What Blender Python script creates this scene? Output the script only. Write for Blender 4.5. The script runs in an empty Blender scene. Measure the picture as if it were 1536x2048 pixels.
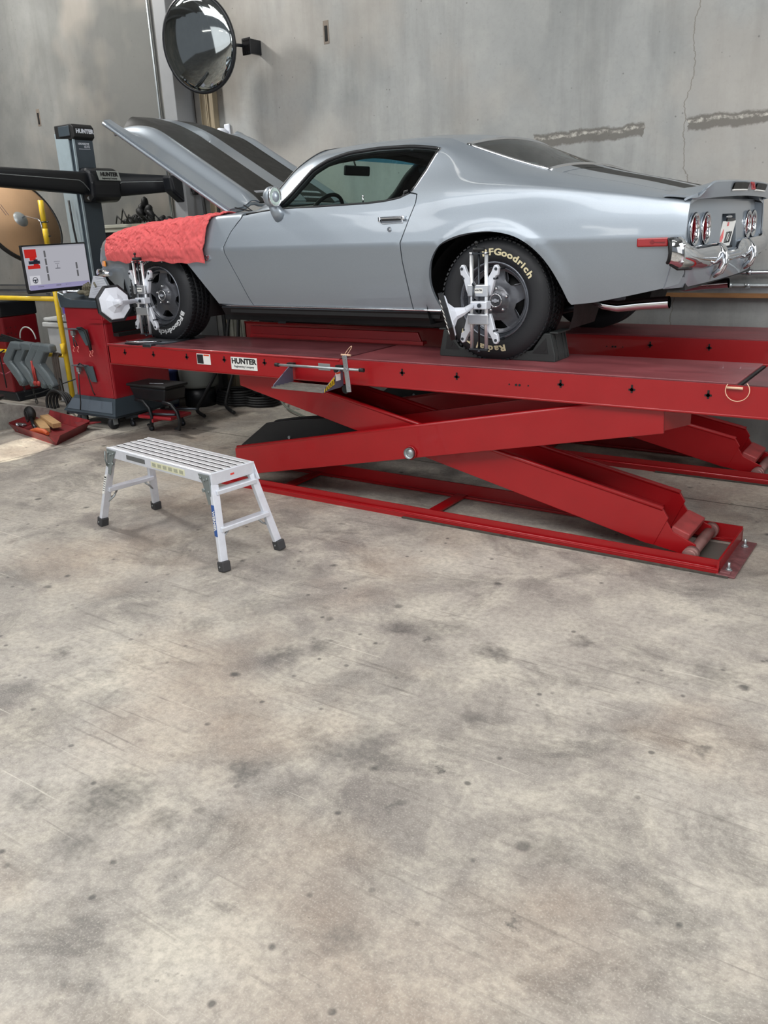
import bpy, bmesh, math, random
from mathutils import Vector, Matrix, noise
from mathutils.geometry import delaunay_2d_cdt
random.seed(7)
PI = math.pi
col = bpy.context.scene.collection
V = Vector

def lin(c):
    return tuple((x/255/12.92 if x/255 <= .04045 else ((x/255+.055)/1.055)**2.4) for x in c) + (1.0,)

# ---------------------------------------------------------------- materials
class NT:
    def __init__(s, name):
        s.m = bpy.data.materials.new(name); s.m.use_nodes = True
        s.t = s.m.node_tree; s.n = s.t.nodes; s.l = s.t.links
        s.b = s.n['Principled BSDF']; s.out = s.n['Material Output']
    def node(s, kind, **kw):
        n = s.n.new(kind)
        for k, v in kw.items(): setattr(n, k, v)
        return n
    def set(s, sock, v):
        if isinstance(v, bpy.types.NodeSocket): s.l.new(v, sock)
        elif v is not None: sock.default_value = v
    def math(s, op, a, b=None, c=None, clamp=False):
        n = s.node('ShaderNodeMath', operation=op, use_clamp=clamp)
        s.set(n.inputs[0], a); s.set(n.inputs[1], b)
        if c is not None: s.set(n.inputs[2], c)
        return n.outputs[0]
    def mix(s, f, a, b, blend='MIX'):
        n = s.node('ShaderNodeMix', data_type='RGBA', blend_type=blend)
        s.set(n.inputs[0], f); s.set(n.inputs[6], a); s.set(n.inputs[7], b)
        return n.outputs[2]
    def coord(s, scale=(1, 1, 1), loc=(0, 0, 0), rot=(0, 0, 0), kind='Object'):
        tc = s.node('ShaderNodeTexCoord'); mp = s.node('ShaderNodeMapping')
        s.l.new(tc.outputs[kind], mp.inputs[0])
        mp.inputs['Scale'].default_value = scale; mp.inputs['Location'].default_value = loc
        mp.inputs['Rotation'].default_value = rot
        return mp.outputs[0]
    def noise(s, co, scale, detail=4, rough=.6, dist=0.0):
        n = s.node('ShaderNodeTexNoise'); s.set(n.inputs['Vector'], co)
        n.inputs['Scale'].default_value = scale; n.inputs['Detail'].default_value = detail
        n.inputs['Roughness'].default_value = rough; n.inputs['Distortion'].default_value = dist
        return n.outputs['Fac']
    def voro(s, co, scale, rnd=1.0):
        n = s.node('ShaderNodeTexVoronoi'); s.set(n.inputs['Vector'], co)
        n.inputs['Scale'].default_value = scale; n.inputs['Randomness'].default_value = rnd
        return n.outputs['Distance']
    def ramp(s, f, stops):
        n = s.node('ShaderNodeValToRGB'); s.l.new(f, n.inputs[0])
        e = n.color_ramp.elements
        while len(e) < len(stops): e.new(.5)
        for el, (p, c) in zip(e, stops):
            el.position = p
            el.color = (c, c, c, 1) if isinstance(c, (int, float)) else c
        return n.outputs[0]
    def rng(s, f, a, b, c=0.0, d=1.0):
        n = s.node('ShaderNodeMapRange'); s.l.new(f, n.inputs[0])
        for i, v in zip((1, 2, 3, 4), (a, b, c, d)): n.inputs[i].default_value = v
        return n.outputs[0]
    def sep(s, co):
        n = s.node('ShaderNodeSeparateXYZ'); s.l.new(co, n.inputs[0]); return n.outputs
    def bump(s, h, strength=.3, dist=.01):
        n = s.node('ShaderNodeBump'); n.inputs['Strength'].default_value = strength
        n.inputs['Distance'].default_value = dist; s.l.new(h, n.inputs['Height'])
        s.l.new(n.outputs[0], s.b.inputs['Normal'])
    def base(s, c): s.set(s.b.inputs['Base Color'], c)
    def rough(s, v): s.set(s.b.inputs['Roughness'], v)

MATS = {}
def M(name, rgb=None, rough=.5, metal=0.0, coat=0.0, var=.0, vscale=12, bump=0.0, bscale=60, spec=None, stretch=(1, 1, 1)):
    if name in MATS: return MATS[name]
    t = NT(name); c = lin(rgb)
    t.b.inputs['Metallic'].default_value = metal
    t.rough(rough)
    t.b.inputs['Coat Weight'].default_value = coat
    t.b.inputs['Coat Roughness'].default_value = .04
    if spec is not None: t.b.inputs['Specular IOR Level'].default_value = spec
    co = t.coord(scale=stretch)
    n = t.noise(co, vscale, 5)
    v = max(var, .04)
    d = tuple(x*(1-v) for x in c[:3])+(1,); l = tuple(min(1, x*(1+v)) for x in c[:3])+(1,)
    t.base(t.mix(t.rng(n, .3, .7), d, l))
    if rough > .12:
        t.rough(t.rng(n, .2, .8, max(.02, rough*.85), min(1, rough*1.15)))
    if bump: t.bump(t.noise(co, bscale, 3), bump, .004)
    MATS[name] = t.m
    return t.m

def emis(name, rgb, strength):
    t = NT(name); t.base(lin((10, 10, 12)))
    t.b.inputs['Emission Color'].default_value = lin(rgb)
    t.b.inputs['Emission Strength'].default_value = strength
    MATS[name] = t.m; return t.m

def glass(name, tint, refl=.9, rough=0.0):
    t = NT(name)
    tr = t.node('ShaderNodeBsdfTransparent'); tr.inputs[0].default_value = tint
    gl = t.node('ShaderNodeBsdfGlossy'); gl.inputs['Roughness'].default_value = rough
    fr = t.node('ShaderNodeFresnel'); gm = t.node('ShaderNodeNewGeometry')
    t.l.new(t.math('SUBTRACT', 1.5, t.math('MULTIPLY', gm.outputs['Backfacing'], 1.5-1/1.5)), fr.inputs[0])
    mx = t.node('ShaderNodeMixShader')
    t.l.new(t.math('MULTIPLY', fr.outputs[0], refl), mx.inputs[0])
    t.l.new(tr.outputs[0], mx.inputs[1]); t.l.new(gl.outputs[0], mx.inputs[2])
    t.l.new(mx.outputs[0], t.out.inputs[0])
    MATS[name] = t.m; return t.m

# ---------------------------------------------------------------- mesh builder
class B:
    def __init__(s): s.bm = bmesh.new(); s.mi = 0; s.sm = False
    def _fin(s, fs):
        for f in fs: f.material_index = s.mi; f.smooth = s.sm
    def box(s, c, size, rot=None, bev=0.0, seg=2):
        r = bmesh.ops.create_cube(s.bm, size=1.0); vs = r['verts']
        Mx = Matrix.Translation(V(c)) @ (rot if rot is not None else Matrix()) @ Matrix.Diagonal((*size, 1))
        bmesh.ops.transform(s.bm, matrix=Mx, verts=vs)
        fs = set(f for v in vs for f in v.link_faces); es = set(e for v in vs for e in v.link_edges)
        s._fin(fs)
        if bev:
            rr = bmesh.ops.bevel(s.bm, geom=list(es), offset=min(bev, min(size)*.45), segments=seg, affect='EDGES', profile=.5)
            s._fin(rr['faces'])
        return s
    def bar(s, p0, p1, w, h, up=(0, 0, 1), bev=0.0):
        p0, p1 = V(p0), V(p1); d = p1-p0; x = d.normalized(); u = V(up)
        y = u.cross(x).normalized(); z = x.cross(y)
        R = Matrix((x, y, z)).transposed().to_4x4()
        return s.box((p0+p1)/2, (d.length, w, h), R, bev)
    def prism(s, pts, vec, bev=0.0):
        vec = V(vec); a = [s.bm.verts.new(V(p)) for p in pts]; b = [s.bm.verts.new(V(p)+vec) for p in pts]
        n = len(pts); fs = [s.bm.faces.new(a), s.bm.faces.new(b[::-1])]
        for i in range(n): fs.append(s.bm.faces.new((a[i], b[i], b[(i+1) % n], a[(i+1) % n])))
        s._fin(fs)
        bmesh.ops.recalc_face_normals(s.bm, faces=fs)
        if bev:
            es = set(e for f in fs for e in f.edges)
            rr = bmesh.ops.bevel(s.bm, geom=list(es), offset=bev, segments=2, affect='EDGES', profile=.5); s._fin(rr['faces'])
        return s
    def tube(s, pts, r, seg=10, closed=False, cap=True):
        pts = [V(p) for p in pts]; n = len(pts); rs = r if isinstance(r, (list, tuple)) else [r]*n
        rings = []; prev = None
        for i, p in enumerate(pts):
            if closed: t = (pts[(i+1) % n]-pts[i-1])
            else: t = pts[min(i+1, n-1)]-pts[max(i-1, 0)]
            t = t.normalized() if t.length > 1e-9 else V((0, 0, 1))
            if prev is None:
                a = V((0, 0, 1)) if abs(t.z) < .9 else V((1, 0, 0))
                prev = t.cross(a).normalized()
            else:
                prev = (prev-t*prev.dot(t))
                prev = prev.normalized() if prev.length > 1e-6 else t.orthogonal().normalized()
            q = t.cross(prev)
            rings.append([s.bm.verts.new(p+(prev*math.cos(2*PI*k/seg)+q*math.sin(2*PI*k/seg))*rs[i]) for k in range(seg)])
        fs = []
        for i in range(n if closed else n-1):
            a, b = rings[i], rings[(i+1) % n]
            for k in range(seg):
                f = s.bm.faces.new((a[k], a[(k+1) % seg], b[(k+1) % seg], b[k])); fs.append(f)
        s._fin(fs)
        for f in fs: f.smooth = True
        if cap and not closed:
            c = [s.bm.faces.new(rings[0][::-1]), s.bm.faces.new(rings[-1])]; s._fin(c)
        return s
    def cyl(s, p0, p1, r, r2=None, seg=24): return s.tube([p0, p1], [r, r if r2 is None else r2], seg)
    def lathe(s, prof, M4=None, seg=48, closed=False, smooth=True):
        """prof: (radius, height) pairs around local Z"""
        M4 = M4 or Matrix(); rings = []
        for (r, h) in prof:
            if r < 1e-6: rings.append([s.bm.verts.new(M4 @ V((0, 0, h)))])
            else: rings.append([s.bm.verts.new(M4 @ V((r*math.cos(2*PI*k/seg), r*math.sin(2*PI*k/seg), h))) for k in range(seg)])
        fs = []; pairs = list(zip(rings, rings[1:]))
        if closed: pairs.append((rings[-1], rings[0]))
        for a, b in pairs:
            for k in range(seg):
                k2 = (k+1) % seg
                if len(a) == 1 and len(b) == 1: continue
                if len(a) == 1: f = s.bm.faces.new((a[0], b[k2], b[k]))
                elif len(b) == 1: f = s.bm.faces.new((a[k], a[k2], b[0]))
                else: f = s.bm.faces.new((a[k], a[k2], b[k2], b[k]))
                fs.append(f)
        s._fin(fs)
        for f in fs: f.smooth = smooth
        return s
    def sphere(s, c, r, scale=(1, 1, 1), seg=16, rot=None):
        R = bmesh.ops.create_uvsphere(s.bm, u_segments=seg, v_segments=max(6, seg//2), radius=r)
        Mx = Matrix.Translation(V(c)) @ (rot or Matrix()) @ Matrix.Diagonal((*scale, 1))
        bmesh.ops.transform(s.bm, matrix=Mx, verts=R['verts'])
        fs = set(f for v in R['verts'] for f in v.link_faces); s._fin(fs)
        for f in fs: f.smooth = True
        return s
    def grid(s, fn, nu, nv, mi=None):
        vs = [[s.bm.verts.new(V(fn(i/nu, j/nv))) for j in range(nv+1)] for i in range(nu+1)]
        fs = []
        for i in range(nu):
            for j in range(nv):
                f = s.bm.faces.new((vs[i][j], vs[i+1][j], vs[i+1][j+1], vs[i][j+1])); fs.append(f)
        s._fin(fs)
        for k, f in enumerate(fs):
            f.smooth = True
            if mi: f.material_index = mi((k//nv+.5)/nu, (k % nv+.5)/nv)
        return s
    def quad(s, pts):
        f = s.bm.faces.new([s.bm.verts.new(V(p)) for p in pts]); s._fin([f]); return s
    def mesh(s, me, M4):
        n0 = len(s.bm.verts); f0 = len(s.bm.faces)
        s.bm.from_mesh(me); s.bm.verts.ensure_lookup_table(); s.bm.faces.ensure_lookup_table()
        bmesh.ops.transform(s.bm, matrix=M4, verts=s.bm.verts[n0:]); s._fin(s.bm.faces[f0:]); return s

def sm(pts, n=6):
    pts = [V(p) for p in pts]; o = []
    for i in range(len(pts)-1):
        a = pts[max(i-1, 0)]; b = pts[i]; c = pts[i+1]; d = pts[min(i+2, len(pts)-1)]
        for k in range(n):
            t = k/n; o.append(.5*(2*b+(c-a)*t+(2*a-5*b+4*c-d)*t*t+(3*b-a-3*c+d)*t**3))
    return o+[pts[-1]]
W = {}
def thing(name, label, cat, loc=(0, 0, 0), rotz=0.0, group=None, local=False):
    o = bpy.data.objects.new(name, None); col.objects.link(o)
    o.empty_display_size = .1
    o.location = loc; o.rotation_euler = (0, 0, rotz)
    o['label'] = label; o['category'] = cat
    if group: o['group'] = group
    W[o.name] = V((0, 0, 0)) if local else V(loc)
    return o
def obj(name, b, mats, parent=None, recalc=True, solid=None, merge=False, origin=None):
    bm = b.bm
    if merge: bmesh.ops.remove_doubles(bm, verts=bm.verts, dist=1e-5)
    if recalc: bmesh.ops.recalc_face_normals(bm, faces=bm.faces)
    me = bpy.data.meshes.new(name)
    lo = V((min(v.co.x for v in bm.verts), min(v.co.y for v in bm.verts), min(v.co.z for v in bm.verts)))
    hi = V((max(v.co.x for v in bm.verts), max(v.co.y for v in bm.verts), max(v.co.z for v in bm.verts)))
    c = (lo+hi)/2
    if parent is None: c.z = lo.z
    if origin is not None: c = V(origin)
    bmesh.ops.translate(bm, vec=-c, verts=bm.verts)
    bm.to_mesh(me); bm.free()
    if not isinstance(mats, (list, tuple)): mats = [mats]
    for m in mats: me.materials.append(m)
    o = bpy.data.objects.new(name, me); col.objects.link(o)
    if parent is not None:
        o.parent = parent; o.location = c-W[parent.name]
    else: o.location = c
    W[o.name] = c
    if solid:
        md = o.modifiers.new('thickness', 'SOLIDIFY'); md.thickness = solid[0]; md.offset = solid[1]
        es = o.modifiers.new('edges', 'EDGE_SPLIT'); es.split_angle = math.radians(50)
        if len(solid) > 2: md.material_offset = solid[2]; md.material_offset_rim = solid[3] if len(solid) > 3 else 0
    return o
def tag(o, label, cat, group=None):
    o['label'] = label; o['category'] = cat
    if group: o['group'] = group
    return o
def struct(name, b, m, parent=None, **kw):
    o = obj(name, b, m, parent, **kw)
    if parent is None: o['kind'] = 'structure'
    return o
def dup(root, loc=None, rotz=None, label=None, group=None):
    def cp(o, par):
        c = o.copy(); col.objects.link(c); c.parent = par; W[c.name] = W[o.name]
        for ch in [k for k in bpy.data.objects if k.parent == o and k != c]: cp(ch, c)
        return c
    kids = [k for k in bpy.data.objects if k.parent == root]
    r = root.copy(); col.objects.link(r); W[r.name] = W[root.name]
    for k in kids: cp(k, r)
    if loc is not None: r.location = loc
    if rotz is not None: r.rotation_euler = (0, 0, rotz)
    if label: r['label'] = label
    if group: r['group'] = group
    return r

_TX = {}
def text_mesh(s, size=1.0, ext=.0, bold=0.0, align='CENTER', space=1.0):
    k = (s, size, ext, bold, align, space)
    if k in _TX: return _TX[k]
    c = bpy.data.curves.new('txt', 'FONT'); c.body = s; c.size = size; c.extrude = ext; c.offset = bold
    c.align_x = align; c.align_y = 'CENTER'; c.space_character = space; c.resolution_u = 3
    o = bpy.data.objects.new('txt', c); col.objects.link(o)
    dg = bpy.context.evaluated_depsgraph_get()
    me = bpy.data.meshes.new_from_object(o.evaluated_get(dg))
    bpy.data.objects.remove(o); bpy.data.curves.remove(c)
    _TX[k] = me; return me
def frame(o, x, y):
    """matrix whose local X, Y run along x, y and Z out of the face"""
    x = V(x).normalized(); y = V(y); y = (y-x*y.dot(x)).normalized(); z = x.cross(y)
    m = Matrix((x, y, z)).transposed().to_4x4(); m.translation = V(o); return m
def lerp(a, b, t): return a+(b-a)*t
def sstep(a, b, x):
    t = max(0, min(1, (x-a)/(b-a))); return t*t*(3-2*t)

# ---------------------------------------------------------------- shared materials
RED = M('lift_red_paint', (150, 9, 17), .36, 0, .22, .06, 5)
REDWORN = M('worn_red_deck', (96, 52, 56), .42, 0, .1, .35, 9, .25, 90, stretch=(.35, 1, 1))
CABRED = M('cabinet_red', (150, 26, 36), .32, 0, .3, .05, 4)
CABDARKRED = M('cabinet_deep_red', (120, 16, 26), .35, 0, .2, .05, 4)
BLACK = M('black_plastic', (18, 21, 26), .38, 0, 0, .1)
SOFTBLACK = M('soft_black', (12, 13, 15), .6, 0, 0, .1)
RUBBER = M('tire_rubber', (24, 26, 30), .62, 0, 0, .12, 20, .12, 200)
CHOCK = M('chock_rubber', (34, 38, 38), .6, 0, 0, .15, 14, .2, 120)
CHROME = M('chrome', (225, 228, 232), .06, 1.0)
STEEL = M('bright_steel', (190, 194, 200), .22, 1.0)
ALU = M('brushed_aluminium', (205, 208, 212), .34, .85, 0, .06, 40, .1, 200, stretch=(.3, 4, 4))
ALUW = M('satin_aluminium', (214, 218, 226), .38, .35, 0, .05, 20)
DARKSTEEL = M('dark_steel', (70, 74, 80), .35, .8)
WHITEP = M('white_plastic', (205, 209, 218), .42, 0, .1, .04)
YELLOW = M('yellow_paint', (226, 190, 40), .4, 0, .2, .08, 6)
SLATE = M('slate_plastic', (58, 68, 76), .42, 0, 0, .06)
SLATEL = M('slate_light', (150, 165, 172), .42, .1, 0, .06)
GREYP = M('grey_plastic', (95, 104, 108), .38, 0, .15, .1, 9)
GALV = M('galvanised_steel', (168, 174, 176), .35, .7, 0, .12, 18)
WHITE = M('label_white', (222, 222, 218), .5)
INK = M('label_black', (22, 22, 24), .5)
ORANGE = M('orange_plastic', (205, 70, 28), .45)
# ---------------------------------------------------------------- camera
CAM = V((0, 0, 1.7)); yaw, pitch, roll = -0.609, 0.33301, -0.042176
f = V((math.sin(yaw), math.cos(yaw), 0)); r = V((math.cos(yaw), -math.sin(yaw), 0)); u = V((0, 0, 1))
f2 = f*math.cos(pitch)-u*math.sin(pitch); u2 = u*math.cos(pitch)+f*math.sin(pitch)
r3 = r*math.cos(roll)+u2*math.sin(roll); u3 = -r*math.sin(roll)+u2*math.cos(roll)
cd = bpy.data.cameras.new('camera'); cam = bpy.data.objects.new('camera', cd); col.objects.link(cam)
mw = Matrix((r3, u3, -f2)).transposed().to_4x4(); mw.translation = CAM; cam.matrix_world = mw
cd.sensor_fit = 'HORIZONTAL'; cd.sensor_width = 36; cd.lens = 1656.45/1536*36; cd.clip_start = .05; cd.clip_end = 100
sc = bpy.context.scene; sc.camera = cam
sc.view_settings.view_transform = 'Standard'; sc.view_settings.look = 'None'
sc.view_settings.gamma = 1; sc.view_settings.use_curve_mapping = False; sc.view_settings.exposure = 0.0

# ---------------------------------------------------------------- concrete
STAINS = [(-1.75, 1.63, 0.076, 0.8), (-2.02, 1.29, 0.147, 0.8), (-1.94, 1.1, 0.091, 0.6), (-1.47, 1.93, 0.12, 0.55), (-1.22, 1.97, 0.026, 1), (-2.15, 2.31, 0.086, 0.8), (-2.06, 2.45, 0.065, 0.7), (-3.02, 1.82, 0.054, 0.7), (-1.4, 2.76, 0.093, 0.8), (-1.86, 2.75, 0.076, 0.7), (-1.11, 3.03, 0.062, 0.7), (-2.6, 2.58, 0.194, 0.35), (-0.71, 1.53, 0.023, 0.8), (-1.56, 1.21, 0.017, 0.9), (-1.4, 1.17, 0.035, 0.6), (-1.66, 2.85, 0.11, 0.5), (-2.68, 2.32, 0.094, 0.4), (-0.58, 3.03, 0.113, 0.45), (-2.24, 1.16, 0.083, 0.6), (-1.21, 1.73, 0.031, 0.7), (-1.68, 2.72, 0.03, 0.9), (-1.79, 1.32, 0.063, 0.6), (-1.04, 1.26, 0.076, 0.4), (-1.33, 0.93, 0.02, 0.8), (-0.43, 1.5, 0.014, 0.9), (-0.47, 2.5, 0.036, 0.6), (-2.39, 2.33, 0.022, 0.9), (-1.14, 1.28, 0.007, 1), (-4.15, 3.99, 0.147, 0.7), (-0.74, 1.81, 0.085, 0.3), (-2.03, 4.08, 0.172, 0.35)]
def floor_mat():
    t = NT('stained_concrete_floor'); co = t.coord()
    big = t.noise(co, .9, 6, .62, .4); mid = t.noise(co, 3.2, 8, .68, .3); fine = t.noise(co, 38, 6, .7)
    gr = t.noise(co, 160, 3, .6)
    c = t.mix(t.rng(big, .36, .64), lin((128, 122, 117)), lin((184, 178, 168)))
    c = t.mix(t.math('MULTIPLY', t.rng(mid, .45, .64), .60), c, lin((204, 197, 182)))
    st = t.noise(t.coord(scale=(1, 1.25, 1), loc=(3.1, 7.3, 0)), 1.7, 9, .72, .6)
    c = t.mix(t.math('MULTIPLY', t.rng(st, .50, .66), .70), c, lin((88, 85, 83)))
    warm = t.noise(t.coord(loc=(9, 2, 0)), .7, 4, .6)
    c = t.mix(t.math('MULTIPLY', t.rng(warm, .50, .68), .30), c, lin((176, 146, 118)))
    # fine grain
    c = t.mix(t.math('MULTIPLY', t.rng(fine, .38, .68), .46), c, lin((98, 93, 89)))
    c = t.mix(t.math('MULTIPLY', t.rng(gr, .52, .70), .34), c, lin((206, 200, 188)))
    # oil drips, two sizes
    for sc_, th, k, off in ((4.2, .12, .8, 0), (9.5, .13, .7, 4.4), (1.6, .10, .5, 8.2)):
        dn = t.noise(co, sc_*4, 4, .6)
        vd = t.math('ADD', t.voro(t.coord(loc=(off, off*.7, 0)), sc_), t.math('MULTIPLY', t.math('SUBTRACT', dn, .5), .16))
        keep = t.rng(t.noise(t.coord(loc=(off+5, 1, 0)), sc_*.45, 2), .46, .56)
        m_ = t.math('MULTIPLY', t.math('MULTIPLY', t.rng(vd, th*.5, th, 1, 0), keep), k)
        c = t.mix(m_, c, lin((62, 62, 62)))
    # oil stains with their own places
    wv = t.node('ShaderNodeVectorMath', operation='ADD')
    nz = t.node('ShaderNodeTexNoise'); t.l.new(co, nz.inputs['Vector']); nz.inputs['Scale'].default_value = 9; nz.inputs['Detail'].default_value = 6; nz.inputs['Roughness'].default_value = .7
    vs = t.node('ShaderNodeVectorMath', operation='SCALE'); vs.inputs['Scale'].default_value = .24
    vo = t.node('ShaderNodeVectorMath', operation='SUBTRACT'); t.l.new(nz.outputs['Color'], vo.inputs[0]); vo.inputs[1].default_value = (.5, .5, .5)
    t.l.new(vo.outputs[0], vs.inputs[0]); t.l.new(co, wv.inputs[0]); t.l.new(vs.outputs[0], wv.inputs[1])
    tot = None
    for (sx, sy, sr, sk) in STAINS:
        dn_ = t.node('ShaderNodeVectorMath', operation='DISTANCE'); t.l.new(wv.outputs[0], dn_.inputs[0]); dn_.inputs[1].default_value = (sx, sy, 0)
        q = t.rng(dn_.outputs['Value'], sr*.35, sr*1.15, sk, 0)
        tot = q if tot is None else t.math('MAXIMUM', tot, q)
    c = t.mix(t.math('MULTIPLY', tot, t.rng(fine, .25, .6, .45, .85)), c, lin((70, 69, 68)))
    # drag scratches
    for rz, k, off in ((.35, .42, 1), (1.0, .35, 6), (-.25, .3, 11)):
        s1 = t.noise(t.coord(scale=(1.0, 26, 1), rot=(0, 0, rz), loc=(off, off, 0)), 1.6, 5, .55)
        msk = t.rng(t.noise(t.coord(loc=(off*2, 3, 0)), 1.5, 3), .48, .6)
        c = t.mix(t.math('MULTIPLY', t.math('MULTIPLY', t.rng(s1, .60, .68), msk), k), c, lin((84, 80, 76)))
    s2 = t.noise(t.coord(scale=(1.0, 40, 1), rot=(0, 0, .8), loc=(21, 3, 0)), 1.3, 5, .55)
    c = t.mix(t.math('MULTIPLY', t.rng(s2, .66, .72), .4), c, lin((226, 220, 206)))
    # expansion joints
    x, y, z = t.sep(co)
    wob = t.math('MULTIPLY', t.math('SUBTRACT', t.noise(co, 4, 3), .5), .02)
    j1 = t.math('COMPARE', t.math('ADD', t.math('SUBTRACT', x, t.math('MULTIPLY', y, .12)), wob), -6.76, .007)
    j2 = t.math('MULTIPLY', t.math('COMPARE', t.math('ADD', y, wob), 5.14, .006), t.math('GREATER_THAN', x, -6.1))
    j = t.math('MULTIPLY', t.math('MAXIMUM', j1, j2), .75)
    c = t.mix(j, c, lin((48, 45, 42)))
    t.base(c)
    t.rough(t.rng(mid, .3, .7, .42, .66)); t.b.inputs['Specular IOR Level'].default_value = .35
    h = t.math('ADD', t.math('MULTIPLY', fine, .5), t.math('MULTIPLY', gr, .3))
    t.bump(h, .18, .004)
    return t.m

def wall_mat():
    t = NT('cast_concrete_wall'); co = t.coord()
    x, y, z = t.sep(co)
    big = t.noise(co, .8, 6, .62, .3); mid = t.noise(co, 3.0, 7, .65); fine = t.noise(co, 26, 6, .68)
    c = t.mix(t.rng(big, .36, .64), lin((138, 140, 139)), lin((162, 163, 161)))
    c = t.mix(t.math('MULTIPLY', t.rng(mid, .45, .7), .4), c, lin((174, 174, 169)))
    c = t.mix(t.math('MULTIPLY', t.rng(fine, .5, .78), .22), c, lin((112, 112, 108)))
    # vertical grime runs, then shade painted into the wall's left part
    run = t.noise(t.coord(scale=(3.2, 1, .35)), 1.3, 6, .6)
    c = t.mix(t.math('MULTIPLY', t.rng(run, .48, .70), .35), c, lin((98, 98, 96)))
    shade_n = t.noise(co, 1.1, 4, .55, .5)
    sx = t.math('ADD', x, t.math('MULTIPLY', t.math('SUBTRACT', shade_n, .5), 2.2))
    soot = t.math('MULTIPLY', t.rng(sx, -9.4, -7.9), t.rng(sx, -6.6, -5.9, 1, 0))  # mask of the painted shade on the wall's left part, not soot
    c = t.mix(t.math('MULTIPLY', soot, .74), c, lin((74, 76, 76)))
    lf = t.rng(sx, -7.2, -5.7, 1, 0)  # broader painted shade over the same left part
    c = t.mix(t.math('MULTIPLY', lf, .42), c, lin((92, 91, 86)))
    # warm patch right
    wp = t.noise(t.coord(loc=(4, 4, 9)), .8, 3)
    c = t.mix(t.math('MULTIPLY', t.rng(wp, .48, .62), .30), c, lin((176, 166, 154)))
    # pits
    pv = t.voro(co, 13); pk = t.rng(t.noise(co, 5, 2), .5, .58)
    c = t.mix(t.math('MULTIPLY', t.math('MULTIPLY', t.rng(pv, .05, .10, 1, 0), pk), .6), c, lin((80, 80, 78)))
    # spalled horizontal lift line
    n3 = t.math('SUBTRACT', t.noise(co, 7, 6, .7), .5)
    zz = t.math('ADD', z, t.math('MULTIPLY', n3, .10))
    zz = t.math('SUBTRACT', zz, t.math('MULTIPLY', t.math('ADD', x, 2.4), .015))
    xr = t.math('ADD', x, t.math('MULTIPLY', n3, .15))
    b1 = t.math('MULTIPLY', t.math('GREATER_THAN', xr, -2.98), t.math('LESS_THAN', xr, -2.10))
    b2 = t.math('GREATER_THAN', xr, -1.80)
    bx = t.math('MAXIMUM', b1, b2)
    bb = t.math('MULTIPLY', bx, t.rng(t.math('ABSOLUTE', t.math('SUBTRACT', zz, 2.275)), .036, .052, 1, 0))
    core = t.math('MULTIPLY', bx, t.rng(t.math('ABSOLUTE', t.math('SUBTRACT', zz, 2.29)), .006, .014, 1, 0))
    c = t.mix(t.math('MULTIPLY', bb, .80), c, lin((98, 94, 88)))
    c = t.mix(t.math('MULTIPLY', t.math('MULTIPLY', core, t.rng(fine, .42, .6)), .7), c, lin((206, 202, 192)))
    # hairline crack
    n4 = t.math('SUBTRACT', t.noise(t.coord(scale=(.2, .2, 1)), 2.4, 6, .6), .5)
    cr = t.math('COMPARE', t.math('ADD', x, t.math('MULTIPLY', n4, .28)), -1.79, .004)
    c = t.mix(t.math('MULTIPLY', cr, .5), c, lin((98, 90, 78)))
    t.base(c); t.rough(.82); t.b.inputs['Specular IOR Level'].default_value = .25
    t.bump(t.math('ADD', t.math('MULTIPLY', fine, .6), t.math('MULTIPLY', bb, -.6)), .22, .006)
    return t.m
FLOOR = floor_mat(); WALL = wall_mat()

b = B(); b.box((-3, -4.0, -.1), (34, 25, .2)); struct('floor', b, FLOOR, origin=(0, 0, 0))
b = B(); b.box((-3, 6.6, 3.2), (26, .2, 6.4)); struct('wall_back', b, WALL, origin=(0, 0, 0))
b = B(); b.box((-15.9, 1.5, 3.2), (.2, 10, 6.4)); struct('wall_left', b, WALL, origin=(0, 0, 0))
CEIL = M('painted_ceiling', (140, 141, 142), .9)
b = B(); b.box((-3, .8, 6.5), (26, 11.8, .2))
for i in range(9): b.box((-14+i*2.75, .8, 6.25), (.12, 11.8, .3))
struct('ceiling', b, CEIL)
# low concrete kerb at the left that tapers to the floor
KERB = M('rough_kerb_concrete', (152, 150, 144), .85, 0, 0, .3, 14, .5, 40)
b = B()
b.prism([(-7.4, 3.2, 0), (-7.4, 3.2, .30), (-7.4, 4.3, .26), (-7.4, 4.65, .17), (-7.4, 5.15, .01), (-7.4, 5.15, 0)], (-2.2, 0, 0))
struct('trim_1', b, KERB)
# anchor recesses in the wall
HOLE = M('recess_black', (20, 19, 18), .9)
RUST = M('recess_rim', (120, 110, 100), .8, 0, 0, .3)
for k, (x, z) in enumerate(((-4.93, 3.29), (-9.15, 3.02))):
    b = B(); b.box((x, 6.497, z), (.03, .01, .12), bev=.004); b.mi = 1; b.box((x, 6.499, z+.01), (.06, .004, .18), bev=.002)
    struct('trim_%d' % (k+2), b, [HOLE, RUST])

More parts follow.
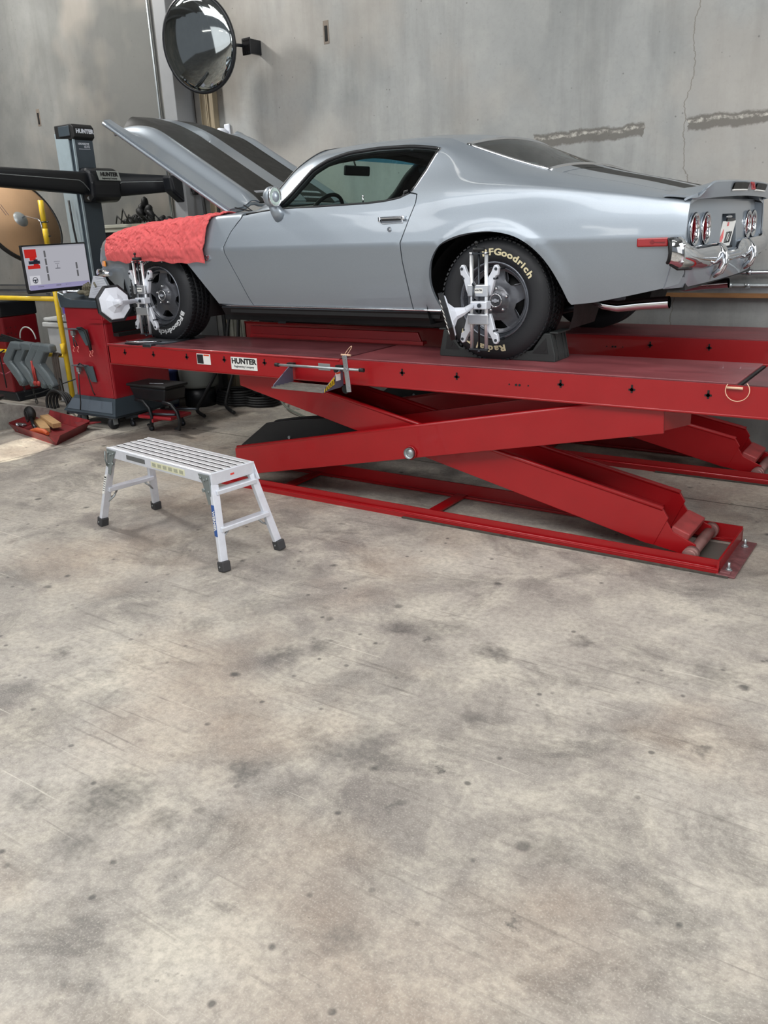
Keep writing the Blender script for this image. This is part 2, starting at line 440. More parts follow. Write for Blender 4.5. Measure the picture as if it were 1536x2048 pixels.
# ---------------------------------------------------------------- column and services on the wall
COLG = M('column_grey_paint', (128, 130, 132), .55)
t_ = thing('steel_column', 'grey painted steel box column against the wall behind the round mirror', 'column', (-6.69, 6.36, 0))
b = B(); b.box((-6.69, 6.365, 3.15), (.17, .25, 6.28), bev=.006); obj('shaft', b, COLG, t_)
b = B(); b.box((-6.69, 6.365, .01), (.30, .26, .02)); obj('base_plate', b, DARKSTEEL, t_)
BROWN = M('brown_channel', (138, 126, 104), .6, .1, 0, .15, 8, stretch=(4, 4, .5))
for k, x in enumerate((-6.425, -6.335)):
    b = B(); b.box((x, 6.47, 3.1), (.075, .06, 6.0), bev=.004); b.box((x-.038, 6.435, 3.1), (.01, .015, 6.0)); b.box((x+.034, 6.435, 3.1), (.01, .015, 6.0))
    o = obj('wall_channel', b, BROWN)
    tag(o, ['tan vertical metal channel on the wall, nearer to the grey column', 'tan vertical metal channel on the wall, farther from the grey column'][k], 'channel', 'tan channels beside the column')
b = B(); b.cyl((-7.10, 6.475, 0), (-7.10, 6.475, 6.35), .012)
for z in (1.2, 2.5, 4.0, 5.4): b.box((-7.10, 6.487, z), (.07, .02, .02))
tag(obj('vertical_conduit', b, GALV), 'thin bright vertical conduit on the dark wall left of the column', 'pipe')
for k, (y, z, r_, x1, lb, mt) in enumerate((
        (6.455, 1.285, .016, 1.5, 'upper silver conduit running along the wall behind the car', STEEL),
        (6.455, 1.195, .014, 1.5, 'lower silver conduit running along the wall behind the car', GALV))):
    b = B(); b.cyl((-6.2, y, z), (x1, y, z), r_)
    for x in (-5.0, -3.2, -1.28, .4): b.box((x, y+.01, z), (.03, .05, r_*2.6))
    for x in (-1.42, -1.30): b.cyl((x, y, z), (x+.03, y, z), r_*1.35)
    tag(obj('wall_conduit', b, mt), lb, 'pipe', 'horizontal conduits on the wall')
b = B(); b.box((-2.4, 6.47, 1.125), (7.6, .05, .03)); tag(obj('wall_batten', b, M('wood_batten', (140, 100, 62), .7, 0, 0, .25, 20, stretch=(.3, 3, 3))), 'thin brown wooden batten on the wall under the silver conduits', 'batten')
b = B(); b.box((-2.4, 6.487, 1.165), (7.6, .022, .05)); tag(obj('wall_trunking', b, GALV), 'flat grey cable trunking along the wall between conduit and wooden batten', 'trunking')
b = B(); b.cyl((-15, 6.45, 1.09), (-7.3, 6.45, 1.09), .02); b.cyl((-15, 6.47, 1.16), (-7.3, 6.47, 1.16), .01)
for x in (-13, -11, -9.5, -8): b.box((x, 6.48, 1.12), (.04, .03, .14))
tag(obj('wall_pipe', b, STEEL), 'shiny horizontal pipe on the wall behind the monitor and the yellow post', 'pipe')
# small camera
t_ = thing('security_camera', 'small white security camera on the wall above the open bonnet', 'camera', (-6.22, 6.40, 2.60))
b = B(); b.lathe([(0, 0), (.03, 0), (.04, .02), (.04, .09), (0, .09)], Matrix.Translation((-6.20, 6.47, 2.61)) @ Matrix.Rotation(PI/2, 4, 'X')); obj('housing', b, WHITEP, t_)
b = B(); b.sphere((-6.215, 6.375, 2.60), .03); obj('lens', b, SOFTBLACK, t_)
b = B(); b.box((-6.19, 6.485, 2.64), (.07, .02, .10), bev=.008); obj('bracket', b, WHITEP, t_)
# hanging cables by the column
for k, (x, r_) in enumerate(((-6.46, .016), (-6.27, .016))):
    b = B(); b.tube(sm([(x, 6.36, 2.35), (x+.0, 6.33, 2.1), (x+.02, 6.32, 1.9), (x+.05-.1*k, 6.32, 1.72), (x+.1-.2*k, 6.34, 1.6), (x+.1-.2*k, 6.36, .3)]), r_)
    tag(obj('hanging_cable', b, SOFTBLACK), ['black cable hanging down the wall just right of the grey column', 'black cable hanging in front of the tan channels'][k], 'cable', 'cables on the wall under the bonnet')

# round convex mirror on an arm
t_ = thing('convex_mirror', 'large round convex safety mirror with black rim high on the wall', 'mirror', (-6.04, 6.10, 3.30))
n_ = V((.11, -1, -.15)).normalized()
fm = Matrix.Translation((-6.04, 6.06, 3.305)) @ n_.to_track_quat('Z', 'Y').to_matrix().to_4x4()
MIR = M('mirror_silver', (176, 182, 182), .05, 1.0)
b = B(); b.sm = True; b.lathe([(0, .075)]+[(.385*math.sin(a/12*PI/2), .075*math.cos(a/12*PI/2)**1.0) for a in range(1, 12)]+[(.385, 0.0)], fm, 64); obj('mirror_dome', b, MIR, t_)
b = B(); b.lathe([(.375, .012), (.40, .012), (.405, 0), (.40, -.02), (.37, -.02)], fm, 64, closed=True); obj('rim', b, BLACK, t_)
b = B(); b.lathe([(0, -.05), (.2, -.045), (.375, -.015), (.375, -.01), (0, -.03)], fm, 48); obj('back_shell', b, M('hardboard', (150, 120, 88), .7), t_)
b = B(); b.box((-5.73, 6.35, 3.28), (.10, .012, .14), bev=.004); b.tube([(-5.77, 6.34, 3.29), (-5.85, 6.25, 3.30), (-6.0, 6.14, 3.31)], .014); b.box((-5.70, 6.425, 3.28), (.03, .15, .12), bev=.004)
for dx in (-.03, .0, .03):
    for dz in (-.05, 0, .05): b.cyl((-5.73+dx, 6.346, 3.28+dz), (-5.73+dx, 6.335, 3.28+dz), .006, seg=8)
obj('wall_bracket', b, BLACK, t_)
# ================================================================ CAR
YC = 5.15
def paint_mat():
    t = NT('silver_car_paint'); co = t.coord()
    fl = t.noise(co, 900, 1)
    t.base(t.mix(t.rng(fl, .4, .6), lin((146, 155, 164)), lin((154, 163, 172))))
    t.b.inputs['Metallic'].default_value = .58; t.rough(.40)
    t.b.inputs['Coat Weight'].default_value = .6; t.b.inputs['Coat Roughness'].default_value = .05
    return t.m
PAINT = paint_mat()
STRIPE = M('charcoal_stripe_paint', (40, 40, 39), .5, 0, 0, .03, spec=.2)
TRIM = M('headliner_black', (16, 17, 18), .7)
SEAL = M('window_seal', (20, 22, 26), .35)
GLASS = glass('tinted_car_glass', (.72, .84, .80, 1), 1.0)
GLASSR = glass('dark_tinted_rear_glass', (.22, .30, .28, 1), 1.0)
HEAD = [(-5.68, .765), (-5.60, .825), (-5.45, .87), (-5.2, .915), (-4.9, .935), (-4.3, .932), (-3.5, .928), (-2.9, .932), (-2.2, .945), (-1.7, .938), (-1.3, .915), (-1.12, .89)]
TOP = [  # x : (h,z) for control rows 5..8
 (-5.68, (.70, 1.60), (.66, 1.625), (.62, 1.64), (.58, 1.648)),
 (-5.60, (.785, 1.652), (.75, 1.672), (.71, 1.686), (.67, 1.694)),
 (-5.45, (.842, 1.683), (.805, 1.701), (.77, 1.712), (.735, 1.718)),
 (-5.2, (.868, 1.722), (.83, 1.74), (.79, 1.75), (.745, 1.756)),
 (-4.9, (.885, 1.755), (.84, 1.772), (.79, 1.780), (.745, 1.785)),
 (-4.2, (.878, 1.795), (.83, 1.808), (.78, 1.815), (.745, 1.82)),
 (-4.02, (.870, 1.802), (.81, 1.814), (.76, 1.823), (.72, 1.830)),
 (-3.87, (.866, 1.812), (.80, 1.850), (.75, 1.885), (.71, 1.915)),
 (-3.67, (.863, 1.818), (.785, 1.93), (.715, 2.03), (.655, 2.085)),
 (-3.50, (.862, 1.822), (.775, 1.975), (.70, 2.10), (.61, 2.160)),
 (-3.2, (.862, 1.825), (.772, 1.99), (.695, 2.125), (.60, 2.176)),
 (-2.85, (.864, 1.828), (.775, 1.99), (.70, 2.125), (.60, 2.176)),
 (-2.6, (.870, 1.845), (.785, 1.985), (.71, 2.105), (.61, 2.160)),
 (-2.47, (.878, 1.85), (.80, 1.97), (.73, 2.055), (.64, 2.115)),
 (-2.3, (.885, 1.85), (.82, 1.94), (.75, 2.005), (.665, 2.055)),
 (-2.1, (.893, 1.845), (.84, 1.91), (.77, 1.955), (.685, 1.99)),
 (-1.93, (.897, 1.838), (.85, 1.885), (.79, 1.92), (.71, 1.943)),
 (-1.8, (.893, 1.828), (.85, 1.865), (.79, 1.893), (.73, 1.910)),
 (-1.5, (.880, 1.792), (.85, 1.815), (.79, 1.838), (.73, 1.850)),
 (-1.25, (.868, 1.758), (.84, 1.772), (.79, 1.785), (.73, 1.792)),
 (-1.12, (.848, 1.743), (.82, 1.752), (.78, 1.760), (.73, 1.765)),
]
def pchip(xs, ys):
    n = len(xs); h = [xs[i+1]-xs[i] for i in range(n-1)]; d = [(ys[i+1]-ys[i])/h[i] for i in range(n-1)]
    m = [d[0]]+[0 if d[i-1]*d[i] <= 0 else 2*d[i-1]*d[i]/(d[i-1]+d[i]) for i in range(1, n-1)]+[d[-1]]
    def f(x):
        if x <= xs[0]: return ys[0]+m[0]*(x-xs[0])
        if x >= xs[-1]: return ys[-1]+m[-1]*(x-xs[-1])
        lo = 0
        while xs[lo+1] < x: lo += 1
        t = (x-xs[lo])/h[lo]; a = ys[lo]; b = ys[lo+1]
        return a*(1+2*t)*(1-t)**2+m[lo]*h[lo]*t*(1-t)**2+b*t*t*(3-2*t)+m[lo+1]*h[lo]*t*t*(t-1)
    return f
HM = pchip([a for a, _ in HEAD], [b for _, b in HEAD])
TX = [r_[0] for r_ in TOP]
TH = [pchip(TX, [r_[k][0] for r_ in TOP]) for k in range(1, 5)]
TZ = [pchip(TX, [r_[k][1] for r_ in TOP]) for k in range(1, 5)]
_cc = {}
def ctrl(x):
    k = round(x, 5)
    if k in _cc: return _cc[k]
    hm = HM(x); fr = sstep(-5.25, -5.68, x); rr = sstep(-1.5, -1.12, x)
    z3 = 1.595-.07*fr; z4 = lerp(1.71, (z3+TZ[0](x))/2, max(fr, .0)); z4 = min(z4, (z3+TZ[0](x))/2+.01)
    lo = .02*fr
    c = [(hm-.125-lo, 1.15), (hm-.092-lo, 1.215), (hm-.040, 1.40), (hm, z3), (lerp(hm, TH[0](x), .42), z4)]
    for i in range(4): c.append((TH[i](x), TZ[i](x)))
    _cc[k] = c; return c
def cat(p, t):
    """catmull-rom through list p at parameter t in [0,len-1]"""
    n = len(p)-1; i = min(n-1, max(0, int(t))); t -= i
    a = p[i-1] if i > 0 else (2*p[0][0]-p[1][0], 2*p[0][1]-p[1][1])
    b = p[i]; c = p[i+1]
    d = p[i+2] if i+2 <= n else (2*p[n][0]-p[n-1][0], 2*p[n][1]-p[n-1][1])
    return tuple(.5*(2*b[k]+(c[k]-a[k])*t+(2*a[k]-5*b[k]+4*c[k]-d[k])*t*t+(3*b[k]-a[k]-3*c[k]+d[k])*t**3) for k in (0, 1))
def side(x, v):
    c = ctrl(x)
    h, z = cat(c[:4], v) if v <= 3 else cat(c[3:], v-3)
    # rolled wheel-arch lips
    if z < 1.80:
        for cx, cz, R, e in ((-2.165, 1.27, .385, .92), (-4.86, 1.27, .39, .95)):
            if cx < -4 and x > -4.72 and z < 1.55: continue
            d = math.hypot((x-cx)*e, z-cz)-R
            if -.1 < d < .08: h += .010*(1-sstep(0, .055, max(d, 0)))
    return h, z
def vz(x, z):
    lo, hi = 0.0, 8.0
    for _ in range(26):
        m = (lo+hi)/2
        if side(x, m)[1] < z: lo = m
        else: hi = m
    return (lo+hi)/2
VS = .09
def path(pts, step=.022, closed=True):
    q = []
    for p in pts:
        q.append((p[0], p[1]*VS) if len(p) == 3 else (p[0], vz(p[0], p[1])*VS))
    out = []; n = len(q)
    for i in range(n if closed else n-1):
        a, b = q[i], q[(i+1) % n]; L = math.hypot(b[0]-a[0], b[1]-a[1]); k = max(1, int(L/step))
        for j in range(k): out.append((lerp(a[0], b[0], j/k), lerp(a[1], b[1], j/k)))
    if not closed: out.append(q[-1])
    return out
def inside(p, poly):
    x, y = p; c = False; n = len(poly); j = n-1
    for i in range(n):
        a, b = poly[i], poly[j]
        if (a[1] > y) != (b[1] > y) and x < (b[0]-a[0])*(y-a[1])/(b[1]-a[1])+a[0]: c = not c
        j = i
    return c
def tri_region(outer, holes=(), gx=.03, gv=.125*VS, y0=0):
    vs = []; es = []; loops = [outer]+list(holes)
    cell = {}
    for lp in loops:
        s0 = len(vs); vs += lp; es += [(s0+i, s0+(i+1) % len(lp)) for i in range(len(lp))]
    for p in vs: cell.setdefault((int(p[0]/.02), int(p[1]/.02)), []).append(p)
    x0 = min(p[0] for p in outer); x1 = max(p[0] for p in outer); v0 = min(p[1] for p in outer); v1 = max(p[1] for p in outer)
    i = math.ceil(x0/gx)
    while i*gx < x1:
        j = math.ceil(v0/gv)
        while j*gv < v1:
            p = (i*gx, j*gv)
            if inside(p, outer) and not any(inside(p, h_) for h_ in holes):
                ok = True; ci, cj = int(p[0]/.02), int(p[1]/.02)
                for a in (-1, 0, 1):
                    for b in (-1, 0, 1):
                        for q in cell.get((ci+a, cj+b), ()):
                            if (q[0]-p[0])**2+(q[1]-p[1])**2 < (.45*min(gx, gv))**2: ok = False
                if ok: vs.append(p)
            j += 1
        i += 1
    r_ = delaunay_2d_cdt([V(p) for p in vs], es, [], 0, 1e-7)
    P = [tuple(p) for p in r_[0]]; F = []
    for t in r_[2]:
        c = (sum(P[k][0] for k in t)/3, sum(P[k][1] for k in t)/3)
        if inside(c, outer) and not any(inside(c, h_) for h_ in holes): F.append(t)
    return P, F
def side_panel(name, parent, outer, holes=(), off=0.0, mats=None, thick=.018, mirror=False):
    P, F = tri_region(path(outer), [path(h_) for h_ in holes])
    for s in ((1, -1) if mirror else (1,)):
        b = B(); vs = {}
        for t in F:
            for k in t:
                if k not in vs:
                    x, v = P[k][0], P[k][1]/VS; h, z = side(x, v)
                    vs[k] = b.bm.verts.new((x, YC-s*(h-off), z))
        for t in F:
            try: fc = b.bm.faces.new([vs[k] for k in t]); fc.smooth = True
            except ValueError: pass
        fs = list(b.bm.faces); bmesh.ops.recalc_face_normals(b.bm, faces=fs)
        # make normals point outwards
        av = sum(((f_.calc_center_median().y-YC)*f_.normal.y for f_ in b.bm.faces))
        if av < 0: bmesh.ops.reverse_faces(b.bm, faces=list(b.bm.faces))
        o = obj(name, b, mats or [PAINT, TRIM], parent, recalc=False, solid=(thick, -1, 1, 0) if thick else None)
    return o
def surf_pt(x, v, off=0.0, s=1):
    h, z = side(x, v); return V((x, YC-s*(h+off), z))
def surf_z(x, z, off=0.0, s=1): return surf_pt(x, vz(x, z), off, s)

car = thing('muscle_car', 'silver two-door fastback muscle car with dark stripes and raised bonnet parked on the red lift', 'car', (-3.4, YC, .95))

# ---- side panels
ARCH_F = [(-5.235, 1.25), (-5.225, 1.33), (-5.20, 1.42), (-5.155, 1.52), (-5.08, 1.60), (-4.97, 1.648), (-4.84, 1.658), (-4.72, 1.635), (-4.62, 1.58), (-4.52, 1.47), (-4.42, 1.335), (-4.345, 1.225)]
def sm2(p, n=4):
    q = [(a.x, a.y) for a in sm([(x_, z_, 0) for x_, z_ in p], n)]; return q
ARCH_F = sm2(ARCH_F)
ARCH_R = sm2([(-2.515, 1.218), (-2.555, 1.30), (-2.572, 1.40), (-2.55, 1.50), (-2.48, 1.585), (-2.36, 1.632), (-2.2, 1.648), (-2.07, 1.632), (-1.97, 1.595), (-1.885, 1.53), (-1.82, 1.45), (-1.77, 1.36), (-1.735, 1.28)])
def topline(x0, x1, n=24): return [(lerp(x0, x1, i/n), 8, 'v') for i in range(n+1)]
fender = [(-5.675, 8, 'v'), (-5.678, 6, 'v'), (-5.68, 4.6, 'v'), (-5.68, 3.6, 'v'), (-5.67, 1.50), (-5.63, 1.44), (-5.56, 1.385), (-5.46, 1.32), (-5.36, 1.265), (-5.29, 1.248)]+ARCH_F+[
    (-4.0245, 1.218), (-4.0945, 1.40), (-4.1665, 1.57), (-4.1665, 1.605), (-4.1045, 1.70), (-4.029, 1.78), (-4.02, 5.4, 'v'), (-4.005, 8, 'v')]+topline(-4.05, -5.6)
side_panel('front_fender', car, fender, mirror=True)
WIN = [(-3.752, 1.828), (-3.62, 1.952), (-3.525, 2.045), (-3.42, 2.094), (-3.26, 2.126), (-3.05, 2.136), (-2.85, 2.130), (-2.60, 2.098), (-2.655, 1.985), (-2.70, 1.90), (-2.722, 1.874)]
door = [(-4.018, 1.218), (-2.729, 1.218), (-2.738, 1.35), (-2.752, 1.50), (-2.752, 1.60), (-2.705, 1.73), (-2.672, 1.815), (-2.676, 1.858), (-2.72, 1.866), (-2.79, 1.842), (-2.9, 1.828), (-3.02, 1.822), (-3.4, 1.820), (-3.74, 1.820), (-3.86, 1.811), (-4.01, 1.795), (-4.022, 1.775), (-4.098, 1.70), (-4.160, 1.605), (-4.160, 1.57), (-4.088, 1.40)]
side_panel('door', car, door, mirror=True)
# bottom lip of the panel beneath the tail slopes upward
quarter = [(-2.7225, 1.218)]+ARCH_R+[(-1.72, 1.262), (-1.6, 1.275), (-1.4, 1.315), (-1.24, 1.35), (-1.175, 1.37), (-1.15, 1.42), (-1.147, 1.60), (-1.147, 8, 'v')]+topline(-1.2, -3.94, 60)+[
    (-3.99, 8, 'v'), (-3.998, 5.6, 'v'), (-3.99, 1.806), (-3.86, 1.820)]+WIN+[(-2.70, 1.870), (-2.669, 1.862), (-2.666, 1.815), (-2.699, 1.73), (-2.7455, 1.60), (-2.7455, 1.50), (-2.7315, 1.35)]
side_panel('quarter_panel', car, quarter, mirror=True)
# rocker with chrome strip
for s in (1, -1):
    b = B(); b.grid(lambda a, c: (lerp(-4.33, -2.515, a), YC-s*(HM(-3.4)-.100-.035*c), lerp(1.206, 1.152, c)), 12, 2); obj('rocker_panel', b, [PAINT, TRIM], car, solid=(.012, 1 if s < 0 else -1, 1))
    b = B(); b.tube([surf_z(x_, 1.214, .004, s) for x_ in [lerp(-4.34, -2.52, i/14) for i in range(15)]], .007, 8); obj('rocker_trim', b, CHROME, car)
# dark inner body behind the gaps, and wheel wells
b = B()
b.box((-3.40, YC, 1.19), (1.7, 1.66, .05)); b.box((-3.45, 4.38, 1.5), (1.65, .02, .60)); b.box((-3.45, 5.92, 1.5), (1.65, .02, .60))
b.box((-1.42, YC, 1.42), (.5, 1.5, .18)); b.box((-3.4, 4.55, 1.13), (2.2, .08, .08)); b.box((-3.4, 5.75, 1.13), (2.2, .08, .08))
b.box((-4.18, YC, 1.5), (.04, 1.6, .62)); b.box((-2.68, YC, 1.5), (.04, 1.5, .5)); b.box((-5.45, YC, 1.42), (.2, 1.3, .22))
for cx in (-2.165, -4.87):
    for s in (1, -1):
        y0, y1 = YC-s*.86, YC-s*.48
        b.grid(lambda a, c: (cx+.46*math.cos(lerp(-.35, PI+.35, a)), lerp(y0, y1, c), 1.27+.40*math.sin(lerp(-.35, PI+.35, a))), 20, 1)
        b.grid(lambda a, c: (cx+.46*c*math.cos(lerp(-.35, PI+.35, a)), y1, 1.27+.40*c*math.sin(lerp(-.35, PI+.35, a))), 20, 1)
obj('underbody', b, SOFTBLACK, car)
b = B(); b.cyl((-2.175, 4.45, 1.26), (-2.175, 5.85, 1.26), .045); b.sphere((-2.175, 5.15, 1.26), .13)
for y in (4.62, 5.68):
    b.tube([(-2.75, y, 1.22), (-2.4, y, 1.18), (-2.175, y, 1.19), (-1.9, y, 1.20), (-1.55, y, 1.28)], .022, 8)
    b.cyl((-2.10, y+.05, 1.2), (-2.0, y+.05, 1.55), .025)
obj('rear_axle', b, DARKSTEEL, car)
b = B()
for y in (4.92, 5.38): b.tube([(-4.3, y, 1.15), (-3.6, y, 1.12), (-2.6, y, 1.13), (-2.4, y, 1.35), (-1.95, y-.1*(1 if y < 5 else -1), 1.36), (-1.8, y, 1.28)], .028, 10)
b.box((-3.1, 4.92, 1.13), (.5, .2, .1), bev=.04); b.box((-3.1, 5.38, 1.13), (.5, .2, .1), bev=.04)
obj('exhaust_pipe', b, DARKSTEEL, car)
for y in (4.50, 5.80):
    b = B(); sg = 1 if y < 5 else -1
    b.tube([(-1.80, y+.03*sg, 1.285), (-1.68, y, 1.275), (-1.62, y, 1.245), (-1.54, y, 1.235), (-1.42, y, 1.25), (-1.27, y, 1.262)], [.024, .026, .028, .030, .031, .032], 16, cap=False)
    b.tube([(-1.54, y, 1.235), (-1.42, y, 1.25), (-1.27, y, 1.262)], .027, 16, cap=False)
    obj('exhaust_tip', b, CHROME, car)
# suspension bits hanging at the front
b = B(); b.box((-4.85, YC, 1.2), (.3, 1.0, .12), bev=.02)
for s in (1, -1):
    b.bar((-4.85, YC-s*.35, 1.2), (-4.9, YC-s*.68, 1.2), .10, .04); b.cyl((-4.9, YC-s*.55, 1.2), (-4.9, YC-s*.5, 1.5), .05)
    b.tube([(-4.9, YC-s*.6, 1.18), (-4.6, YC-s*.5, 1.15), (-4.45, YC, 1.15)], .014, 8)
obj('front_suspension', b, DARKSTEEL, car)

# ---- top surfaces
def crown(x):
    if x < -4.0: return .02
    if x < -2.6: return .045
    if x < -2.4: return lerp(.045, .075, (x+2.6)/.2)
    if x < -1.9: return lerp(.075, .045, (x+2.4)/.5)
    return lerp(.045, .022, min(1, (x+1.9)/.75))
def top(x, s):
    h, z = side(x, 8); return V((x, YC+s*h, z+crown(x)*(1-abs(s)**2.2)))
def xroof0(s): return -3.50-.05*(1-s*s)
b = B(); b.grid(lambda a, c: top(lerp(xroof0(2*c-1), -2.47+.05*(1-(2*c-1)**2), a), 2*c-1), 26, 26)
obj('roof', b, [PAINT, TRIM], car, solid=(.03, -1, 1))
def wscr(a, c):
    s = 2*c-1; xe = lerp(-3.998, -3.50, a); he, ze = side(xe, 8)
    xc = lerp(-4.12, -3.55, a); zc_ = lerp(1.835, 2.205, a)+.012*math.sin(PI*a)
    k = 1-s*s; return V((lerp(xe, xc, k), YC+s*he, lerp(ze, zc_, k)))
b = B(); b.grid(wscr, 14, 24, mi=lambda a, c: (2 if a > .93 else 1) if a > .78 else 0)
obj('windshield', b, [GLASS, glass('blue_shade_band', (.10, .34, .48, 1), 1.0), TRIM], car)
b = B(); b.tube([wscr(i/16, .03)+V((.035, 0, -.015)) for i in range(17)]+[wscr(1, i/24)+V((.05, 0, -.045)) for i in range(1, 24)]+[wscr(1-i/16, .97)+V((.035, 0, -.015)) for i in range(17)], .024, 8)
for s in (1, -1): b.tube([surf_pt(x_, 7.0, -.085, s) for x_ in (-3.55, -3.4, -3.2, -3.0, -2.8, -2.6, -2.45)], .034, 8)
obj('headliner_trim', b, TRIM, car)
b = B()
b.tube([wscr(i/20, 0) for i in range(21)]+[wscr(1, i/24) for i in range(1, 25)]+[wscr(1-i/20, 1) for i in range(1, 21)], .006, 8)
obj('windshield_trim', b, SEAL, car)
def rg(a, c):
    s = 2*c-1; x = lerp(-2.46+.045*(1-s*s), -1.935, a); return top(x, s*.985)
b = B(); b.grid(rg, 18, 26); obj('rear_window', b, GLASSR, car)
b = B(); b.tube([rg(1, .5-.5*i/12) for i in range(13)]+[rg(1-i/16, 0) for i in range(1, 17)]+[rg(0, i/26) for i in range(1, 27)]+[rg(i/16, 1) for i in range(1, 17)]+[rg(1, 1-.5*i/12) for i in range(1, 12)], .011, 8, closed=True)
obj('rear_window_trim', b, CHROME, car)
# deck
def stripes(x, s):
    d = abs(s)*side(x, 8)[0]; return 1 if .085 < d < .43 else 0
def sgrid(b, x0, x1, s0, s1, nx, ns, fn=None):
    fn = fn or (lambda a, c: top(lerp(x0, x1, a), lerp(s0, s1, c)))
    b.grid(fn, nx, ns, mi=lambda a, c: stripes(lerp(x0, x1, a), lerp(s0, s1, c)))
b = B(); sgrid(b, -1.93, -1.862, -1, 1, 3, 100); obj('rear_deck_panel', b, [PAINT, STRIPE], car, solid=(.02, -1))
b = B(); sgrid(b, -1.855, -1.225, -.955, .955, 18, 100)
b.grid(lambda a, c: top(-1.225, lerp(-.955, .955, c))+V((.03*a, 0, -.05*a)), 2, 60)
obj('trunk_lid', b, [PAINT, STRIPE], car, solid=(.012, -1))
for s in (-1, 1):
    b = B(); b.grid(lambda a, c: top(lerp(-1.862, -1.147, a), s*lerp(.965, 1.0, c)), 16, 2); obj('deck_rail', b, [PAINT, TRIM], car, solid=(.012, -1, 1))
# cowl panel
b = B(); b.grid(lambda a, c: (lerp(-4.27, -3.99-.13*(1-(2*c-1)**2), a), YC+(2*c-1)*.742, lerp(1.806, 1.822, a)+.018*(1-(2*c-1)**2)), 4, 20); obj('cowl_panel', b, [PAINT, TRIM], car, solid=(.01, -1, 1))
for s in (-1, 1):
    b = B(); b.tube([(-4.12, YC+s*.3-.2, 1.86), (-4.05, YC+s*.3, 1.855), (-4.02, YC+s*.3+.25, 1.868)], .006, 6); obj('wiper', b, SOFTBLACK, car)
# side glass seals, inner pillar, belt strip
for s in (1, -1):
    b = B(); seal = [surf_z(x, z, -.010, s) for x, z in [(q[0], side(q[0], q[1]/VS)[1]) for q in path(WIN, .03, closed=False)]]
    b.tube(seal, .011, 8)
    b.tube([p+V((0, s*.022, -.010)) for p in seal], .020, 8)
    belt = [surf_z(x, z, -.008, s) for x, z in ((-3.99, 1.803), (-3.86, 1.815), (-3.74, 1.824), (-3.4, 1.824), (-3.02, 1.826), (-2.9, 1.832), (-2.79, 1.846), (-2.73, 1.868))]
    b.tube(belt, .008, 8)
    obj('window_seal', b, SEAL, car)
    b = B(); b.tube([p+V((.008, -s*.010, .0)) for p in seal if p.x > -2.74 and p.z < 2.105], .0035, 6); obj('drip_moulding', b, CHROME, car)
# side panes: rear edge upright strip plus the raised glass
DG = [(-3.75, 1.83), (-3.62, 1.953), (-3.53, 2.04), (-3.42, 2.088), (-3.26, 2.12), (-3.05, 2.13), (-2.85, 2.124), (-2.61, 2.092), (-2.665, 1.98), (-2.715, 1.885), (-2.79, 1.848), (-3.02, 1.828), (-3.4, 1.826)]
side_panel('side_window', car, DG, off=.022, mats=[GLASS], thick=0, mirror=True)

# ---- nose: grille and headlamps between the fenders
b = B()
def nose(a, c):
    s = 2*c-1; z = lerp(1.25, 1.62, a)
    h = .80-.1*abs(a-.4); return V((-5.66-.13*(1-s*s)+.10*(1-a)-.06*math.sin(PI*a)*0, YC+s*h, z))
b.grid(nose, 10, 24); obj('front_valance', b, [PAINT, TRIM], car, solid=(.02, 1, 1))
b = B(); b.grid(lambda a, c: nose(lerp(.45, .95, a), lerp(.3, .7, c))+V((-.012, 0, 0)), 4, 12)
for i in range(7):
    z = lerp(.48, .92, i/6); b.tube([nose(z, lerp(.3, .7, j/8))+V((-.02, 0, 0)) for j in range(9)], .005, 6)
obj('grille', b, SOFTBLACK, car)
for s in (1, -1):
    ctr = V((-5.70, YC-s*.62, 1.53))
    m4 = Matrix.Translation(ctr) @ Matrix.Rotation(-PI/2, 4, 'Y')
    b = B(); b.lathe([(.07, -.05), (.095, 0), (.10, .02), (.09, .03), (.085, .01)], m4, 32); h_ = obj('headlight', b, CHROME, car)
    b = B(); b.lathe([(0, .02), (.05, .015), (.085, .0)], m4, 32); obj('lens', b, M('lamp_glass', (200, 205, 210), .1, .4), h_)
    # chrome bumperette wrapping round the corner
    b = B(); pts = [V((-5.40, YC-s*.905, 1.435)), V((-5.52, YC-s*.885, 1.437)), V((-5.62, YC-s*.83, 1.44)), V((-5.70, YC-s*.70, 1.44)), V((-5.76, YC-s*.5, 1.44))]
    b.tube(pts, [.018, .027, .030, .030, .026], 12); obj('front_bumper', b, CHROME, car)
    b = B(); b.box(surf_z(-5.545, 1.505, .004, s), (.115, .012, .042), Matrix.Rotation(-.5*s, 4, 'Z'), bev=.006); obj('turn_signal', b, M('amber_lens', (232, 140, 24), .25, 0, .5), car)
# engine bay contents
b = B()
b.box((-4.75, YC, 1.5), (.62, .45, .3), bev=.03); b.cyl((-4.75, YC, 1.66), (-4.75, YC, 1.74), .19)
b.box((-5.45, YC, 1.5), (.05, 1.2, .36), bev=.01); b.cyl((-5.3, YC, 1.5), (-5.27, YC, 1.5), .2)
for s in (1, -1): b.box((-4.75, YC+s*.32, 1.6), (.5, .1, .08), bev=.02); b.box((-4.8, YC+s*.66, 1.52), (1.1, .03, .36))
b.tube([(-4.4, YC+.1, 1.62), (-4.7, YC+.3, 1.69), (-5.1, YC+.35, 1.62), (-5.4, YC+.2, 1.6)], .02)
obj('engine', b, SOFTBLACK, car)

